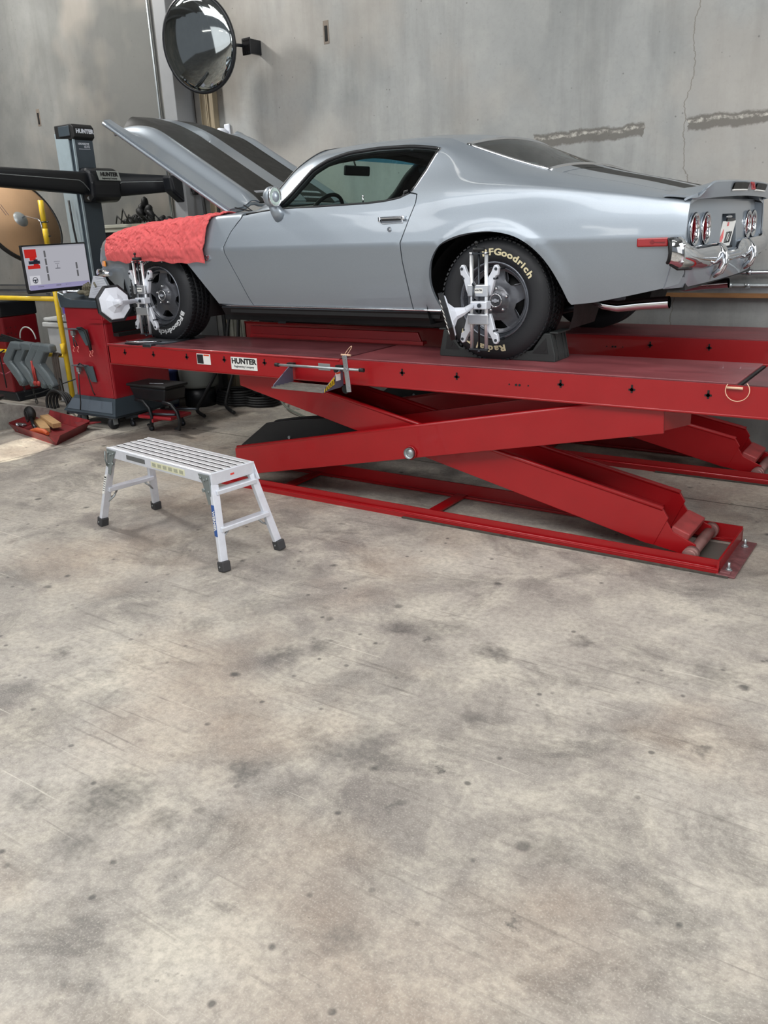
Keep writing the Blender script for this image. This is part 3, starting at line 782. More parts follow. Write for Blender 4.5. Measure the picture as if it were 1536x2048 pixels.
# ---- hood (raised): u runs forward and up, n points out of the hood
HO = V((-4.28, YC, 1.85)); HU = V((-.871, 0, .491)); HN = V((.491, 0, .871))
def hood_w(v):
    a = abs(v)
    if a < .42: return .062+.008*(1-(a/.42)**2)
    if a < .52: return .062+.022*sstep(.42, .50, a)
    if a < .61: return .084-.066*sstep(.52, .61, a)
    return .018-.018*(a-.61)/.12
def hoodp(a, c, off=0.0):
    v = lerp(-.73, .73, c); k = 1-(v/.73)**2
    L = 1.345+.17*sstep(.66, .30, abs(v))+.03*sstep(.3, 0, abs(v)); u_ = lerp(-.015*(1-k), L, a); w = hood_w(v)
    wf = max(0.0, u_-.98)
    w -= wf**2*lerp(.30, .95, sstep(.32, .52, abs(v)))*(1-sstep(.58, .68, abs(v)))
    if u_ < .10: w *= sstep(-.22, .10, u_)
    return HO+HU*u_+V((0, v, 0))+HN*(w+off)
b = B()
b.grid(lambda a, c: hoodp(a, c), 40, 146, mi=lambda a, c: 1 if .085 < abs(lerp(-.73, .73, c)) < .445 else 0)
hood = obj('hood', b, [PAINT, STRIPE, TRIM], car, solid=(.012, 0))
b = B()
for c in (0, 1):
    b.tube([hoodp(i/30, c, -.02) for i in range(31)], .014, 6)
b.tube([hoodp(0, i/30, -.02) for i in range(31)], .012, 6)
b.grid(lambda a, c: hoodp(lerp(.05, .92, a), lerp(.08, .92, c), -.04), 10, 14)
obj('inner_frame', b, PAINT, hood)
for u_, s in ((.90, .012), (.83, .012), (.76, .012), (.90, .988), (.83, .988)):
    b = B(); p = hoodp(u_, s, -.022); b.box(p, (.06, .03, .022), bev=.006); obj('rubber_stop', b, SOFTBLACK, hood)
b = B()
for i in range(22):
    p0 = hoodp(.045, lerp(.06, .94, 0)+0, .004)
    c = lerp(.245, .43, i/21); b.bar(hoodp(.02, c, .006), hoodp(.085, c, .006), .004, .004)
for i in range(22):
    c = 1-lerp(.245, .43, i/21); b.bar(hoodp(.02, c, .006), hoodp(.085, c, .006), .004, .004)
obj('reflection_bars', b, WHITEP, hood)  # white bars stand in for a louvre reflected in the dark stripe
for s in (1, -1):
    b = B(); b.bar(HO+V((-.12, s*.66, .03)), (-4.02, YC+s*.70, 1.81), .006, .008); b.bar(HO+V((.10, s*.68, .02)), (-4.02, YC+s*.72, 1.80), .004, .006); obj('hood_hinge', b, SOFTBLACK, car)

# ---- doors furniture
b = B()
for z_, dz in ((1.742, .006),):
    b.box(surf_z(-2.815, 1.741, .012), (.165, .012, .012), bev=.004); b.box(surf_z(-2.815, 1.722, .006), (.150, .010, .03), bev=.004)
    b.box(surf_z(-2.90, 1.732, .012), (.016, .022, .028), bev=.005); b.box(surf_z(-2.733, 1.737, .014), (.022, .026, .026), bev=.008)
hd = obj('door_handle', b, CHROME, car)
b = B(); b.box(surf_z(-2.818, 1.728, .0125), (.13, .006, .010)); obj('handle_recess', b, SOFTBLACK, hd)
b = B(); p = surf_z(-2.83, 1.676, .0); b.cyl(p, p+V((0, -.008, 0)), .013); b.cyl(p, p+V((0, -.011, 0)), .007); obj('door_lock', b, CHROME, car)
for s in (1, -1):
    b = B(); bs = surf_z(-3.71, 1.815, .0, s)
    b.tube([bs+V((.01, s*.01, -.035)), bs+V((.0, -s*.022, .0)), bs+V((-.005, -s*.045, .04))], [.052, .040, .032], 14)
    ctr = bs+V((.0, -s*.058, .082))
    rt = Matrix.Rotation(s*.35, 4, 'Z')
    b.sphere(ctr, .058, (.95, .85, 1.08), 24, rt)
    mr = obj('door_mirror', b, PAINT, car)
    b = B(); nrm = V((1, -.33*s, .0)).normalized(); fm = frame(ctr+nrm*.024, V((0, 0, 1)).cross(nrm), (0, 0, 1))
    b.lathe([(.026, 0), (.050, 0), (.054, .010), (.053, .026), (.049, .028), (.047, .020), (.030, .0)], fm @ Matrix.Diagonal((.84, 1.12, 1, 1)), 36); obj('bezel', b, STEEL, mr)
    b = B(); b.lathe([(0, .0205), (.048, .0205)], fm @ Matrix.Diagonal((.84, 1.12, 1, 1)), 36); obj('glass', b, M('door_mirror_glass', (96, 104, 100), .1, 1.0), mr)
# red side marker
for s in (1, -1):
    b = B(); b.box(surf_z(-1.297, 1.570, .002, s), (.150, .014, .042), Matrix.Rotation(.075*s, 4, 'Z'), bev=.007); sm_ = obj('side_marker', b, M('red_lens', (150, 5, 12), .25, 0, .3), car)
    b = B(); p = surf_z(-1.297, 1.570, .0085, s); b.cyl(p, p+V((0, -s*.002, 0)), .010); b.box(p, (.12, .003, .004)); obj('reflector', b, M('red_dark_lens', (120, 10, 16), .2), sm_)
# emblem behind front wheel
b = B(); tm = text_mesh('Z28', .045, .003, .001)
b.mesh(tm, frame(surf_z(-4.345, 1.535, .004), (1, 0, 0), (0, 0, 1))); obj('fender_emblem', b, CHROME, car)
b = B(); b.box(surf_z(-4.385, 1.535, .003), (.03, .004, .026), bev=.002); obj('emblem_badge', b, M('emblem_red', (150, 20, 30), .3), car)

# ---- tail
XT = -1.190
def tail(s, z, off=0.0):  # s in [-1,1] across
    h = .845*abs(s)**1*(1 if s >= 0 else -1)
    x = XT+.055*(1-s*s)+off+.05*(1.6-z)*0
    return V((x+ .03*(1.72-z), YC+h, z))
def plate_hole(): return [(-.20, 1.50), (-.155, 1.685), (.155, 1.685), (.20, 1.50)]
LAMPS = [(-.675, 1.617), (-.49, 1.617), (.49, 1.617), (.675, 1.617)]
outer = []
def dens(pts, st=.03):
    o = []
    for i in range(len(pts)):
        a, b_ = pts[i], pts[(i+1) % len(pts)]; L = math.hypot(a[0]-b_[0], a[1]-b_[1]); k = max(1, int(L/st))
        o += [(lerp(a[0], b_[0], j/k), lerp(a[1], b_[1], j/k)) for j in range(k)]
    return o
outer = dens([(-.855, 1.45), (.855, 1.45), (.866, 1.60), (.848, 1.70), (.815, 1.762), (-.815, 1.762), (-.848, 1.70), (-.866, 1.60)])
holes = [[(cx+.074*math.cos(t*PI/14), cz+.074*math.sin(t*PI/14)) for t in range(28)] for cx, cz in LAMPS]+[dens(plate_hole())]
P_, F_ = tri_region(outer, holes, .03, .03)
def tailp(y, z, off=0.0):
    s = y/.885; return V((XT+.03*(1-s*s)-.10*max(0, abs(s)-.86)+.05*(1.72-z)+off, YC+y, z))
b = B(); vs = {}
for t in F_:
    for k in t:
        if k not in vs: vs[k] = b.bm.verts.new(tailp(*P_[k]))
for t in F_: fc = b.bm.faces.new([vs[k] for k in t]); fc.smooth = True
bmesh.ops.recalc_face_normals(b.bm, faces=b.bm.faces)
if sum(f_.normal.x for f_ in b.bm.faces) < 0: bmesh.ops.reverse_faces(b.bm, faces=list(b.bm.faces))
obj('tail_panel', b, [PAINT, PAINT], car, recalc=False, solid=(.02, -1))
b = B(); b.grid(lambda a, c: (lerp(-1.150, -1.185, a**1.4)+.045*(1-(2*c-1)**2)-.06*max(0, abs(2*c-1)-.86)/.14, YC+lerp(-.885, .885, c)*(1-.03*a), lerp(1.48, 1.345, a)), 10, 30); obj('rear_valance', b, [PAINT, TRIM], car, solid=(.012, -1, 1))
for s in (1, -1):
    b = B(); b.grid(lambda a, c: V((lerp(-1.152, -1.26, c), YC-s*(side(-1.15, vz(-1.15, lerp(1.40, 1.752, a)))[0]-.026-.012*c), lerp(1.40, 1.752, a))), 10, 3); obj('tail_corner', b, PAINT, car)
RLENS = M('tail_lamp_red', (120, 14, 22), .12, 0, 1.0)
for cx, cz in LAMPS:
    m4 = Matrix.Translation(tailp(cx, cz)) @ Matrix.Rotation(PI/2, 4, 'Y')
    b = B(); b.lathe([(.080, -.004), (.084, .010), (.078, .016), (.068, .012), (.060, -.02), (.064, -.02), (.074, -.005)], m4, 40, closed=True)
    tl = obj('tail_light', b, CHROME, car)
    b = B(); b.lathe([(0, -.006), (.03, -.008), (.062, -.02), (.062, -.05), (0, -.05)], m4, 32); obj('red_lens', b, RLENS, tl)
# licence plate recess and plate
b = B()
ph = plate_hole(); back = [tailp(y, z, -.07) for y, z in ph]; frt = [tailp(y, z) for y, z in ph]
for i in range(4): b.quad([frt[i], frt[(i+1) % 4], back[(i+1) % 4], back[i]])
b.quad(back); obj('plate_recess', b, PAINT, car)
pp = tailp(0, 1.572, -.014); fm = frame(pp, (0, 1, 0), (.18, 0, 1))
lp = B(); lp.box((0, 0, 0), (.004, .305, .152), None, bev=.002)
bmesh.ops.transform(lp.bm, matrix=Matrix.Translation(pp) @ Matrix.Rotation(.18, 4, 'Y'), verts=lp.bm.verts)
plate = obj('license_plate', lp, WHITE, car)
b = B(); b.mesh(text_mesh('IIZ8', .088, .0006, .0004, 'CENTER', 1.12), fm @ Matrix.Translation((.048, -.016, .004)) @ Matrix.Diagonal((.86, 1, 1, 1))); obj('plate_number', b, INK, plate)
b = B(); b.prism([fm @ V(p) for p in ((-.10, .035, .003), (-.135, -.012, .003), (-.10, -.06, .003), (-.065, -.012, .003))], fm.to_3x3() @ V((0, 0, .0012)))
b.mesh(text_mesh('CB', .03, .001), fm @ Matrix.Translation((-.03, .058, .004)))
b.box(fm @ V((.05, -.066, .003)), (.002, .05, .008)); obj('plate_graphic', b, M('plate_red', (225, 110, 110), .5), plate)
b = B(); b.box(fm @ V((0, .083, .004)), (.008, .18, .014)); obj('plate_bracket', b, BLACK, plate)
# trunk emblem-like latch above the plate
b = B(); b.sphere(tailp(0, 1.668, .0), .035, (.3, 2.0, .35)); obj('trunk_latch', b, CHROME, car)
# rear bumper: wraps the corners, dips under the plate
BR = [(0, .030, .135), (.16, .030, .135), (.24, .045, .13), (.5, .05, .125), (.75, .045, .12), (.86, .035, .115), (.925, .01, .11), (.945, -.035, .105)]
def bump_pt(y, t):
    s = 1 if y >= 0 else -1; a = abs(y); ys = [q[0] for q in BR]
    i = 0
    while i < len(BR)-2 and BR[i+1][0] < a: i += 1
    k = max(0, min(1, (a-BR[i][0])/(BR[i+1][0]-BR[i][0])))
    dx = lerp(BR[i][1], BR[i+1][1], k)
    topz = 1.490 if a < .16 else (lerp(1.490, 1.538, sstep(.16, .26, a)))
    topz = lerp(topz, 1.588, sstep(.84, .92, a)); botz = lerp(1.430, 1.452, sstep(.5, .93, a)); botz = lerp(botz, 1.475, sstep(.925, .945, a))
    z = lerp(botz, topz, t); bul = .035*math.sin(PI*t)**.5 if 0 < t < 1 else 0
    return V((-1.172+dx*.9+bul*(1 if a < .9 else .5)-.00, YC+s*(a+(bul*.8 if a > .88 else 0)), z))
ysl = [-.945, -.94, -.925, -.90, -.86, -.8]+[lerp(-.75, .75, i/50) for i in range(51)]+[.8, .86, .90, .925, .94, .945]
b = B(); n1 = len(ysl)-1
vsb = [[b.bm.verts.new(bump_pt(y, t/10)) for t in range(11)] for y in ysl]
for i in range(n1):
    for j in range(10): fc = b.bm.faces.new((vsb[i][j], vsb[i+1][j], vsb[i+1][j+1], vsb[i][j+1])); fc.smooth = True
bump = obj('rear_bumper', b, CHROME, car, solid=(.012, 0))
for s in (1, -1):
    b = B(); y0 = YC+s*.36
    b.tube([(-1.15, y0+.01, 1.535), (-1.115, y0+.005, 1.525), (-1.085, y0, 1.485), (-1.078, y0-.004, 1.44), (-1.095, y0-.01, 1.40), (-1.13, y0-.014, 1.375)], [.014, .020, .022, .022, .020, .014], 12)
    obj('bumper_guard', b, CHROME, bump)
b = B()
for y, z in ((-.90, 1.55), (-.905, 1.47), (-.55, 1.43), (.2, 1.40), (-.2, 1.40)):
    p = bump_pt(y, .2 if z < 1.5 else .8); b = B(); b.sphere(p+V((.012 if abs(y) < .85 else .0, -.012 if y < -.85 else 0, 0)), .009); obj('bumper_bolt', b, STEEL, bump)
b = B()
for s in (1, -1):
    ee = [bump_pt(-s*.945, t/10)+V((-.004, -.004*s, 0)) for t in range(11)]+[bump_pt(-s*y_, 0)+V((0, 0, -.006)) for y_ in (.94, .925, .90, .86, .8)]
    b.tube(ee, .009, 8)
    b.grid(lambda a, c: bump_pt(-s*lerp(.80, .95, a), c)+V((-.015, s*.012, 0)), 6, 4)
obj('bumper_shadow_gap', b, SOFTBLACK, car)
# ducktail spoiler
def spoil(a, c):
    s = 2*c-1; y = s*.865; e = sstep(1.0, .80, abs(s))
    prof = [(-1.275, .0), (-1.20, .022), (-1.13, .048), (-1.095, .062), (-1.085, .055), (-1.095, .02), (-1.11, -.016)]
    k = a*6; i = min(5, int(k)); t = k-i
    x = lerp(prof[i][0], prof[i+1][0], t); dz = lerp(prof[i][1], prof[i+1][1], t)
    zb = lerp(1.800, 1.772, sstep(-1.275, -1.10, x))+.018*(1-s*s)
    return V((x+.035*(1-s*s)-.06*(1-e)*sstep(.3, 1, a), YC+y, zb+dz*(.30+.70*e)-.015*(1-e)))
b = B()
b.grid(spoil, 24, 80, mi=lambda a, c: 1 if (.62 < a < .80 or a < .0) and .0 else 0)
sp = obj('rear_spoiler', b, [PAINT, STRIPE], car, solid=(.010, -1))
for y0, y1, s in ((.10, .40, 1), (-.40, -.10, -1)):
    b = B(); m = lambda a, c: spoil(lerp(.70, .86, a), (lerp(y0, y1, c)/.865+1)/2)+V((.004, 0, .0))
    b.grid(m, 4, 8); b.grid(lambda a, c: m(a, c)+V((.005, 0, .001)), 4, 8)
    ee = [m(1, i/8)+V((.004, 0, -.001)) for i in range(9)]; obj('spoiler_stripe', b, STRIPE, sp)
    b = B(); b.tube(ee, .004, 6); obj('stripe_edge', b, WHITE, sp)
b = B(); fm = frame(spoil(.78, .5)+V((.010, 0, 0)), (0, 1, 0), (-.25, 0, 1)); b.mesh(text_mesh('Z28', .055, .002, .0015), fm); obj('spoiler_emblem', b, M('emblem_red', (150, 20, 30), .3), sp)

# ---- interior
INT = M('interior_vinyl', (22, 23, 25), .5)
b = B(); b.box((-3.93, YC, 1.735), (.22, 1.40, .15), bev=.05); b.box((-3.88, 4.80, 1.79), (.12, .42, .05), bev=.02); obj('dashboard', b, INT, car)
b = B(); mt = Matrix.Translation((-3.745, 4.79, 1.745)) @ Matrix.Rotation(-1.05, 4, 'Y')
b.tube([mt @ V((.19*math.cos(a*PI/20), .19*math.sin(a*PI/20), 0)) for a in range(40)], .013, 10, closed=True)
b.box(mt @ V((0, 0, -.01)), (.03, .30, .02), Matrix.Rotation(-1.05, 4, 'Y')); b.cyl(mt @ V((0, 0, 0)), mt @ V((0, 0, -.22)), .03); obj('steering_wheel', b, SOFTBLACK, car)
for y in (4.78, 5.52):
    b = B(); b.box((-3.15, y, 1.42), (.5, .5, .14), bev=.05); b.box((-2.92, y, 1.60), (.14, .5, .38), Matrix.Rotation(.25, 4, 'Y'), bev=.05); obj('seat', b, INT, car)
b = B(); b.box((-2.35, YC, 1.55), (.5, 1.2, .16), bev=.05); b.box((-2.15, YC, 1.72), (.12, 1.2, .3), bev=.04); b.box((-2.02, YC, 1.80), (.32, 1.3, .02)); obj('rear_seat', b, INT, car)
b = B(); b.box((-3.70, YC+.0, 2.072), (.02, .30, .066), Matrix.Rotation(.12, 4, 'Y'), bev=.012); b.cyl((-3.71, YC, 2.10), (-3.73, YC, 2.155), .006); obj('rearview_mirror', b, SOFTBLACK, car)
for s in (1, -1):
    b = B(); p = V((-3.07, YC-s*.83, 1.832)); b.cyl(p, p+V((0, 0, .035)), .004, seg=8); b.sphere(p+V((0, 0, .037)), .008, seg=10); obj('lock_knob', b, CHROME, car)

# ---- wheels
def make_wheel(name_rot, letters_bf, letters_ta, front=False):
    """local frame of the car; builds one wheel and returns it. Axis along Y, face toward -Y."""
    cx, cy, cz = name_rot
    base = Matrix.Translation((cx, cy, cz)) @ Matrix.Rotation(PI/2, 4, 'X')   # local Z -> world -Y (outwards)
    R = .334
    wroot_b = B(); b = wroot_b
    nseg = 96
    prof = [(.205, .105), (.215, .118), (.245, .128), (.285, .127), (.312, .118), (.324, .104)]
    tread = []
    ribs = [.100, .066, .060, .024, .018, -.018, -.024, -.060, -.066, -.100]
    full = prof+[(R, h) for h in (.098,)]
    b.lathe(prof+[(R-.002, .100), (R, .094), (R, .066), (R-.008, .064), (R-.008, .058), (R, .056), (R, .022), (R-.008, .020), (R-.008, .014), (R, .012), (R, -.012), (R-.008, -.014), (R-.008, -.020), (R, -.022), (R, -.056), (R-.008, -.058), (R-.008, -.064), (R, -.066), (R, -.094), (.324, -.104), (.312, -.118), (.285, -.127), (.245, -.128), (.205, -.105)], base, nseg)
    # tread blocks: transverse sipes as thin raised lugs
    for (h0, h1, sh) in ((.068, .112, 0), (.024, .056, .5), (-.012, .012, 0), (-.056, -.024, .5)):
        for k in range(72):
            a = 2*PI*(k+sh)/72; c = (h0+h1)/2
            m4 = base @ Matrix.Rotation(a, 4, 'Z') @ Matrix.Translation((R+.001-(.004 if h1 > .1 else 0), 0, c)) @ Matrix.Rotation(.25*(1 if c > 0 else -1), 4, 'X')
            b.box((0, 0, 0), (.008, .017, h1-h0)); bmesh.ops.transform(b.bm, matrix=m4, verts=b.bm.verts[-8:])
    b.bm.verts.ensure_lookup_table()
    w = obj('wheel', b, RUBBER, car)
    # rim
    b = B()
    b.lathe([(.208, .108), (.214, .112), (.212, .120), (.203, .120), (.198, .108), (.190, .094), (.186, .075), (.180, .02), (.178, -.1), (.19, -.11)], base, 64)
    b.lathe([(.186, .078), (.180, .086), (.176, .076)], base, 64)
    rim = obj('rim', b, M('rim_edge', (96, 100, 108), .28, .6, .4), w)
    # five-spoke face
    o_ = [(.184*math.cos(k*PI/40), .184*math.sin(k*PI/40)) for k in range(80)]; hs = []
    for k in range(5):
        a0 = 2*PI*k/5+PI/2+PI/5
        pts = []
        for rr, w_ in ((.108, .14), (.165, .38)):
            seq = [lerp(-w_, w_, i/6) for i in range(7)]
            if rr > .12: seq = seq[::-1]
            pts += [(rr*math.cos(a0+q), rr*math.sin(a0+q)) for q in seq]
        hs.append(pts)
    P2, F2 = tri_region(o_, hs, .016, .016)
    b = B(); vv = {}
    for t in F2:
        for k in t:
            if k not in vv:
                x_, y_ = P2[k]; rr = math.hypot(x_, y_)
                zz = .060+.026*sstep(.075, .035, rr)-.012*sstep(.08, .13, rr)+.012*sstep(.16, .184, rr)
                vv[k] = b.bm.verts.new(base @ V((x_, y_, zz)))
    for t in F2: fc = b.bm.faces.new([vv[k] for k in t]); fc.smooth = True
    o = obj('spokes', b, M('rim_graphite', (92, 94, 100), .34, .55, .3), rim, solid=(.022, 0))
    md = o.modifiers.new('bev', 'BEVEL'); md.width = .003; md.segments = 2; md.limit_method = 'ANGLE'
    b = B(); b.lathe([(.0, -.02), (.178, -.02)], base, 40); b.lathe([(0, .01), (.13, .005), (.14, -.02)], base, 40); obj('brake_drum', b, SOFTBLACK, rim)
    b = B()
    for k in range(5):
        a = 2*PI*k/5+.35; p = base @ V((.064*math.cos(a), .064*math.sin(a), .060)); d = base.to_3x3() @ V((0, 0, 1))
        b = B(); b.cyl(p, p+d*.022, .0105, seg=6); b.sphere(p+d*.022, .010, seg=10); obj('lug_nut', b, CHROME, rim)
     
    b = B(); b.lathe([(.040, .07), (.040, .098), (.034, .102), (.031, .096)], base, 32); cap_ = obj('center_cap', b, CHROME, rim)
    b = B(); b.lathe([(0, .098), (.031, .096)], base, 32); obj('cap_face', b, M('cap_black', (24, 26, 34), .3), cap_)
    b = B(); c3 = base @ Matrix.Translation((0, 0, .099))
    b.prism([c3 @ V(p) for p in ((-.022, -.006, 0), (-.022, .006, 0), (-.008, .006, 0), (-.008, .011, 0), (.008, .011, 0), (.008, .006, 0), (.022, .006, 0), (.022, -.006, 0), (.008, -.006, 0), (.008, -.011, 0), (-.008, -.011, 0), (-.008, -.006, 0))], base.to_3x3() @ V((0, 0, .002)))
    obj('cap_emblem', b, M('bowtie_blue', (50, 110, 190) if front else (190, 195, 205), .3), cap_)
    # raised lettering
    for txt, mid in ((('BFGoodrich'), letters_bf), (('Radial T/A'), letters_ta)):
        adv = {'B': 1.05, 'F': .95, 'G': 1.15, 'o': .95, 'd': .95, 'r': .75, 'i': .5, 'c': .9, 'h': .95, 'R': 1.05, 'a': .95, 'l': .5, ' ': .5, 'T': .95, '/': .6, 'A': 1.05}
        b = B(); tot = sum(adv[c] for c in txt); k_ = .148; ang = mid+tot*k_/2
        for c in txt:
            ang -= adv[c]*k_/2
            if c != ' ':
                tm = text_mesh(c, .051, .002, .0016)
                m4 = base @ Matrix.Translation((.262*math.cos(ang), .262*math.sin(ang), .1285)) @ Matrix.Rotation(ang-PI/2, 4, 'Z') @ Matrix.Diagonal((1.25, .95, 1, 1))
                b.mesh(tm, m4)
            ang -= adv[c]*k_/2
        obj('raised_lettering', b, M('tire_letter_cream', (214, 204, 168), .6) if not front else M('tire_letter_white', (205, 208, 210), .6), w)
    return w
# facing -Y, local X of the base frame runs along world X
make_wheel((-2.175, 4.395, 1.276), math.radians(67), math.radians(-106))
make_wheel((-4.918, 4.395, 1.276), math.radians(-62), math.radians(105), True)
def far_wheel(cx):
    cy = 5.905; base = Matrix.Translation((cx, cy, 1.276)) @ Matrix.Rotation(-PI/2, 4, 'X'); R = .334
    b = B(); b.lathe([(.205, .105), (.245, .128), (.285, .127), (.324, .104), (R, .094), (R, .066), (R-.008, .064), (R-.008, .058), (R, .056), (R, .012), (R-.008, .008), (R-.008, -.008), (R, -.012), (R, -.056), (R-.008, -.058), (R-.008, -.064), (R, -.066), (R, -.094), (.324, -.104), (.285, -.127), (.245, -.128), (.205, -.105)], base, 64)
    w = obj('wheel', b, RUBBER, car)
    b = B(); b.lathe([(.212, .12), (.198, .108), (.186, .075), (.178, -.1), (.205, -.11)], base, 48); b.lathe([(0, .06), (.184, .06)], base, 40); b.lathe([(0, -.02), (.18, -.06)], base, 40)
    obj('rim', b, M('rim_edge'), w)
far_wheel(-2.175); far_wheel(-4.918)
# ================================================================ things on the car
def towel_pt(a, c):
    """a: front to back along the fender, c: 0 hem .. 1 over the fender crown"""
    xt = lerp(-5.43, -4.235, a); xb = lerp(-5.43, -4.345, a)
    x = lerp(xb, xt, c**.8)
    zb = 1.518+.006*math.sin(a*15)+.004*math.sin(a*41+1)-.016*sstep(.6, 1, a)+.012*sstep(.2, .0, a)
    vb = vz(x, zb); v = lerp(vb, 8.0, c)
    n1 = noise.noise(V((a*8+c*4, c*2.2-a*2, 3)))*.016; n2 = (.5-abs(noise.noise(V((a*20+c*7, c*5-a*6, 8)))))**2*.040+(.5-abs(noise.noise(V((a*44-c*9, c*12+a*9, 4)))))**2*.022
    n3 = noise.noise(V((a*80+c*20, c*34, 1)))*.003
    f3 = .010*math.exp(-((a-.93+.10*(1-c))/.035)**2)+.012*math.exp(-((a-.80-.08*(c-.5))/.03)**2)
    edge = min(1, 6*c+.4)
    off = .010+(abs(n1)+n2+n3+f3)*edge+.008*(1-c)
    return surf_pt(x, v, off)+V((0, 0, (abs(n1)+n2*.6)*sstep(.7, 1, c)))
TOWEL = M('towel_red_cloth', (212, 98, 99), .92, 0, 0, .14, 26, .5, 220, spec=.15)
b = B(); b.grid(towel_pt, 230, 96)
b.grid(lambda a, c: towel_pt(a, 1)+V((.0, .16*c, -.05*c*c-.004*c)), 230, 8)
tw = obj('shop_towel', b, TOWEL, solid=(.006, 1), merge=True); tag(tw, 'crumpled coral red shop towel draped over the silver front fender', 'towel')

def clamp(cx, cz, label, tgt, tilt):
    """wheel alignment clamp; local frame = hub centre, x along the car, -y outwards"""
    t = thing('wheel_clamp', label, 'wheel clamp', (cx-.012, 4.222, cz), group='alignment clamps on the wheels', local=True)
    for x in (-.040, .048):
        b = B(); b.cyl((x, -.105, -.245), (x, -.105, .262), .0105, seg=16); b.cyl((x, -.105, .258), (x, -.105, .268), .013, seg=16); obj('rod', b, M('rod_satin_chrome', (226, 229, 233), .26, .7), t)
    b = B(); b.cyl((.004, -.105, -.25), (.004, -.105, .27), .006, seg=10); b.box((.004, -.105, -.246), (.115, .022, .008)); b.box((.004, -.105, .262), (.115, .022, .008)); b.cyl((.004, -.105, -.25), (.004, -.105, -.262), .011)
    obj('screw', b, DARKSTEEL, t)
    b = B(); b.cyl((.004, -.105, .272), (.004, -.105, .292), .033, seg=20); b.cyl((-.012, -.105, .292), (-.012, -.105, .312), .004); b.sphere((-.012, -.105, .316), .010, seg=10); obj('hand_knob', b, SOFTBLACK, t)
    for z, h_ in ((.070, .062), (-.082, .056)):
        b = B(); b.box((.004, -.100, z), (.125, .046, h_), bev=.005)
        sg = 1 if z > 0 else -1
        br = obj('slide_bracket', b, ALU, t)
        for s in (-1, 1):
            b = B()
            x0 = .05*s; pts = [(x0, z+sg*.02), (x0+.022*s, z+sg*.035), (.092*s, z+sg*.085), (.108*s, z+sg*.12), (.112*s, z+sg*.075+sg*.05), (.098*s, z+sg*.128), (.082*s, z+sg*.118), (.045*s, z+sg*.05), (x0-.01*s, z-sg*.02), (x0+.012*s, z-sg*.028)]
            pts = [(x0-.02*s, z-sg*.028), (x0+.018*s, z-sg*.028), (x0+.030*s, z+sg*.005), (.098*s, z+sg*.072), (.112*s, z+sg*.080), (.118*s, z+sg*.118), (.106*s, z+sg*.134), (.090*s, z+sg*.130), (.074*s, z+sg*.095), (.030*s, z+sg*.030), (x0-.02*s, z+sg*.030)]
            b.prism([(p, -.100, q) for p, q in pts], (0, .026, 0), bev=.004)
            obj('arm', b, ALUW, br)
            b = B(); q = (.103*s, z+sg*.112); b.cyl((q[0], -.104, q[1]), (q[0], .0, q[1]), .008, seg=12); b.cyl((q[0]-.01*s, -.102, q[1]-sg*.05), (q[0]-.01*s, -.06, q[1]-sg*.05), .006, seg=10); obj('claw_pin', b, DARKSTEEL, br)
        if z > 0:
            b = B(); b.box((.012, -.1245, z), (.048, .002, .026)); lb_ = obj('bracket_label', b, WHITE, br)
            b = B(); b.mesh(text_mesh('HUNTER', .011, .0004, .0004), frame((.012, -.126, z+.002), (1, 0, 0), (0, 0, 1))); obj('label_text', b, INK, lb_)
    b = B(); b.box((.018, -.112, -.006), (.098, .058, .042), bev=.005); hb = obj('centre_block', b, ALUW, t)
    b = B(); b.cyl((.026, -.142, -.006), (.026, -.150, -.006), .011); b.cyl((-.018, -.13, .10), (-.018, -.13, -.005), .005, seg=8); b.cyl((-.018, -.13, .10), (-.018, -.13, .112), .008); obj('lock_screw', b, DARKSTEEL, hb)
    # target plate on its shaft
    tc, bn, upv = V(tgt), V(tilt[0]).normalized(), V(tilt[1])
    b = B(); b.tube([(-.02, -.12, -.005), tc+bn*.06, tc+bn*.0], [.014, .02, .03], 12); 
    fm = frame(tc, upv.cross(bn), upv)
    R8 = .135
    b.lathe([(0, .098), (.018, .092), (.034, .040), (.07, .014), (.112, .010), (.118, .002), (.118, -.006), (0, -.006)], fm @ Matrix.Rotation(PI/8, 4, 'Z'), 8, smooth=False)
    tp = obj('target_back', b, WHITEP, t)
    b = B(); b.lathe([(.116, .004), (R8, .0), (R8, -.022), (.11, -.022), (0, -.018)], fm @ Matrix.Rotation(PI/8, 4, 'Z'), 8, smooth=False); tf_ = obj('target_frame', b, BLACK, tp)
    b = B()
    for i in range(-4, 5):
        for k in range(-3, 4):
            if abs(i)+abs(k) < 6: b.lathe([(0, -.0235), (.008, -.0235), (.008, -.022)], fm @ Matrix.Translation((i*.024, k*.028, 0)), 10)
    obj('target_dots', b, WHITE, tf_)
    b = B(); c_ = fm @ V((0, 0, .0)); b.cyl(fm @ V((.03, 0, .022)), fm @ V((.03, 0, .028)), .004, seg=8); obj('screw_head', b, SOFTBLACK, tp)
    return t
clamp(-2.175, 1.276, 'silver alignment clamp on the rear wheel, its target plate turned edge-on', (-.075, -.30, -.045), ((.835, .55, .12), (-.24, -.12, 1)))
clamp(-4.918, 1.262, 'silver alignment clamp on the front wheel with white octagonal target facing the viewer', (-.005, -.345, -.005), ((.93, -.20, .04), (-.12, 0, 1)))

